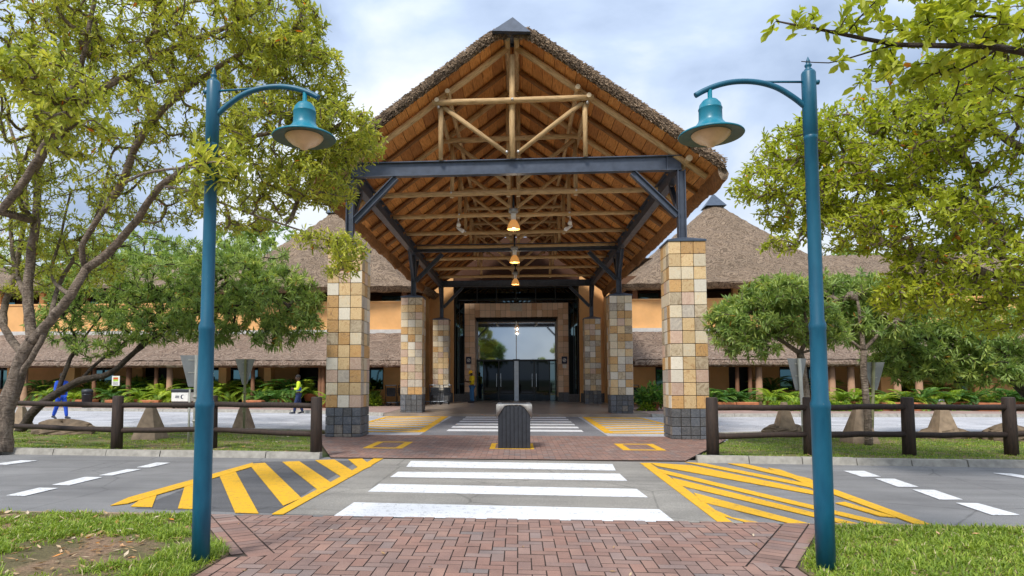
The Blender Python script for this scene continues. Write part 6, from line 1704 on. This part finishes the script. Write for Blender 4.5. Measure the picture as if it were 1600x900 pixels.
# ================================================================ GRASS AND FALLEN LEAVES
def grass(name, poly, box, n, l, w, cover, label, z, m=M_grass, seed=1, clump=0.05, bare=0.0):
    g = np.random.default_rng(seed); x0, x1, y0, y1 = box
    k = n//7; cx = g.uniform(x0, x1, k*3); cy = g.uniform(y0, y1, k*3)
    f = fbm(cx*1.1+seed, cy*1.4)+0.5*fbm(cx*3.3, cy*3.1+seed)+g.normal(0, .25, k*3)-bare*np.clip((5.45-cy)/0.7, 0, 1)
    ok = inpoly_np(cx, cy, poly) & (f > cover); cx = cx[ok][:k]; cy = cy[ok][:k]; f = f[ok][:k]
    X = np.repeat(cx, 7)+g.normal(0, clump, len(cx)*7); Y = np.repeat(cy, 7)+g.normal(0, clump, len(cx)*7)
    ok = inpoly_np(X, Y, poly); X = X[ok]; Y = Y[ok]; cl_ = np.repeat(g.random(len(cx)), 7)[ok]; N_ = len(X)
    a = g.uniform(0, 6.283, N_); lean = g.uniform(.35, 1.5, N_); hv = 0.75+0.35*fbm(X*2.3+1, Y*2.9)+g.normal(0, .12, N_); L = l*g.uniform(.5, 1.25, N_)*np.clip(hv, .4, 1.5)
    H = np.stack([np.cos(a), np.sin(a), 0*a], 1); Sd = np.stack([-np.sin(a), np.cos(a), 0*a], 1); W_ = (w*g.uniform(.7, 1.3, N_))[:, None]
    O = np.stack([X, Y, np.full(N_, z-.004)], 1); Lc = L[:, None]
    mid = O+H*(Lc*.35*np.sin(lean)[:, None])+np.array([0, 0, 1])*(Lc*.55)*np.cos(lean*.7)[:, None]
    tip = mid+H*(Lc*.6*np.sin(lean*1.3)[:, None])+np.array([0, 0, 1])*(Lc*.4)*np.cos(lean*1.4)[:, None]
    V = np.zeros((N_, 5, 3)); V[:, 0] = O-Sd*W_/2; V[:, 1] = O+Sd*W_/2; V[:, 2] = mid+Sd*W_*.45; V[:, 3] = mid-Sd*W_*.45; V[:, 4] = tip
    b_ = np.arange(N_)[:, None]*5
    F = np.concatenate([b_+np.array([[0, 1, 2]]), b_+np.array([[0, 2, 3]]), b_+np.array([[3, 2, 4]])], 0)
    rr = np.clip(cl_*.5+g.random(N_)*.45, 0, .93); rr[g.random(N_) < .03] = 1
    o = link(name, bigmesh(name, V.reshape(-1, 3), F, m, np.repeat(rr, 5))); tag(o, label, 'grass', None, 'stuff')
grass('grass', NL, (-7.2, -2.2, 3.6, 6.32), 60000, .085, .009, 0.05, 'patchy green grass on the near left lawn', .035, seed=3, clump=.03, bare=0.75)
grass('grass', [(-2.75, 4.3), (-2.3, 4.3), (-2.28, 5.0), (-2.5, 5.3), (-2.8, 5.1)], (-2.8, -2.2, 4.3, 5.3), 3500, .12, .007, -3, 'longer tufts of grass round the foot of the left lamp post', .035, seed=5, clump=.03)
grass('grass', NR, (2.05, 7.0, 3.6, 6.32), 62000, .085, .009, -0.75, 'lush green grass on the near right lawn', .035, seed=4, clump=.028)
grass('grass', ISL_L, (-15, -3.6, 11.4, 17.0), 42000, .05, .010, -0.05, 'short patchy grass on the left island lawn', .07, seed=6, clump=.05)
grass('grass', ISL_R, (3.0, 15, 11.0, 17.2), 60000, .05, .010, -0.9, 'short green grass on the right island lawn', .07, seed=7, clump=.05)
def litter(name, poly, box, n, z, label, s, seed, m=M_litter):
    g = np.random.default_rng(seed); X = g.uniform(box[0], box[1], n*3); Y = g.uniform(box[2], box[3], n*3); ok = inpoly_np(X, Y, poly); X = X[ok][:n]; Y = Y[ok][:n]; N_ = len(X)
    O = np.stack([X, Y, np.full(N_, z)+g.uniform(.002, .02, N_)], 1); a = g.uniform(0, 6.283, N_)
    D = unit(np.stack([np.cos(a), np.sin(a), g.uniform(-.15, .25, N_)], 1)); NN = unit(np.array([0, 0, 1])+g.normal(0, .25, (N_, 3))); L = s*g.uniform(.5, 1.3, N_)
    o = link(name, leaves_mesh(name, O, D, NN, L, L*.35, g.random(N_), m, -.2)); tag(o, label, 'fallen leaves', None, 'stuff')
litter('fallen_leaves', NL, (-7, -2.2, 3.8, 6.35), 900, .037, 'dry brown leaves scattered over the near left lawn', .075, 8)
litter('fallen_leaves', NR, (2.1, 7, 3.8, 6.35), 160, .05, 'few dry leaves on the near right lawn', .06, 9)
litter('fallen_leaves', ISL_L, (-14, -3.6, 11.5, 16.8), 500, .075, 'dry leaves on the left island lawn', .08, 10)
litter('fallen_leaves', PB, (-3, 2.6, 4.4, 6.4), 26, .037, 'few orange leaves on the near brick paving', .045, 12)
litter('fallen_leaves', ISL_R, (3.2, 14, 11.2, 16.8), 160, .085, 'few dry leaves on the right island lawn', .06, 13)
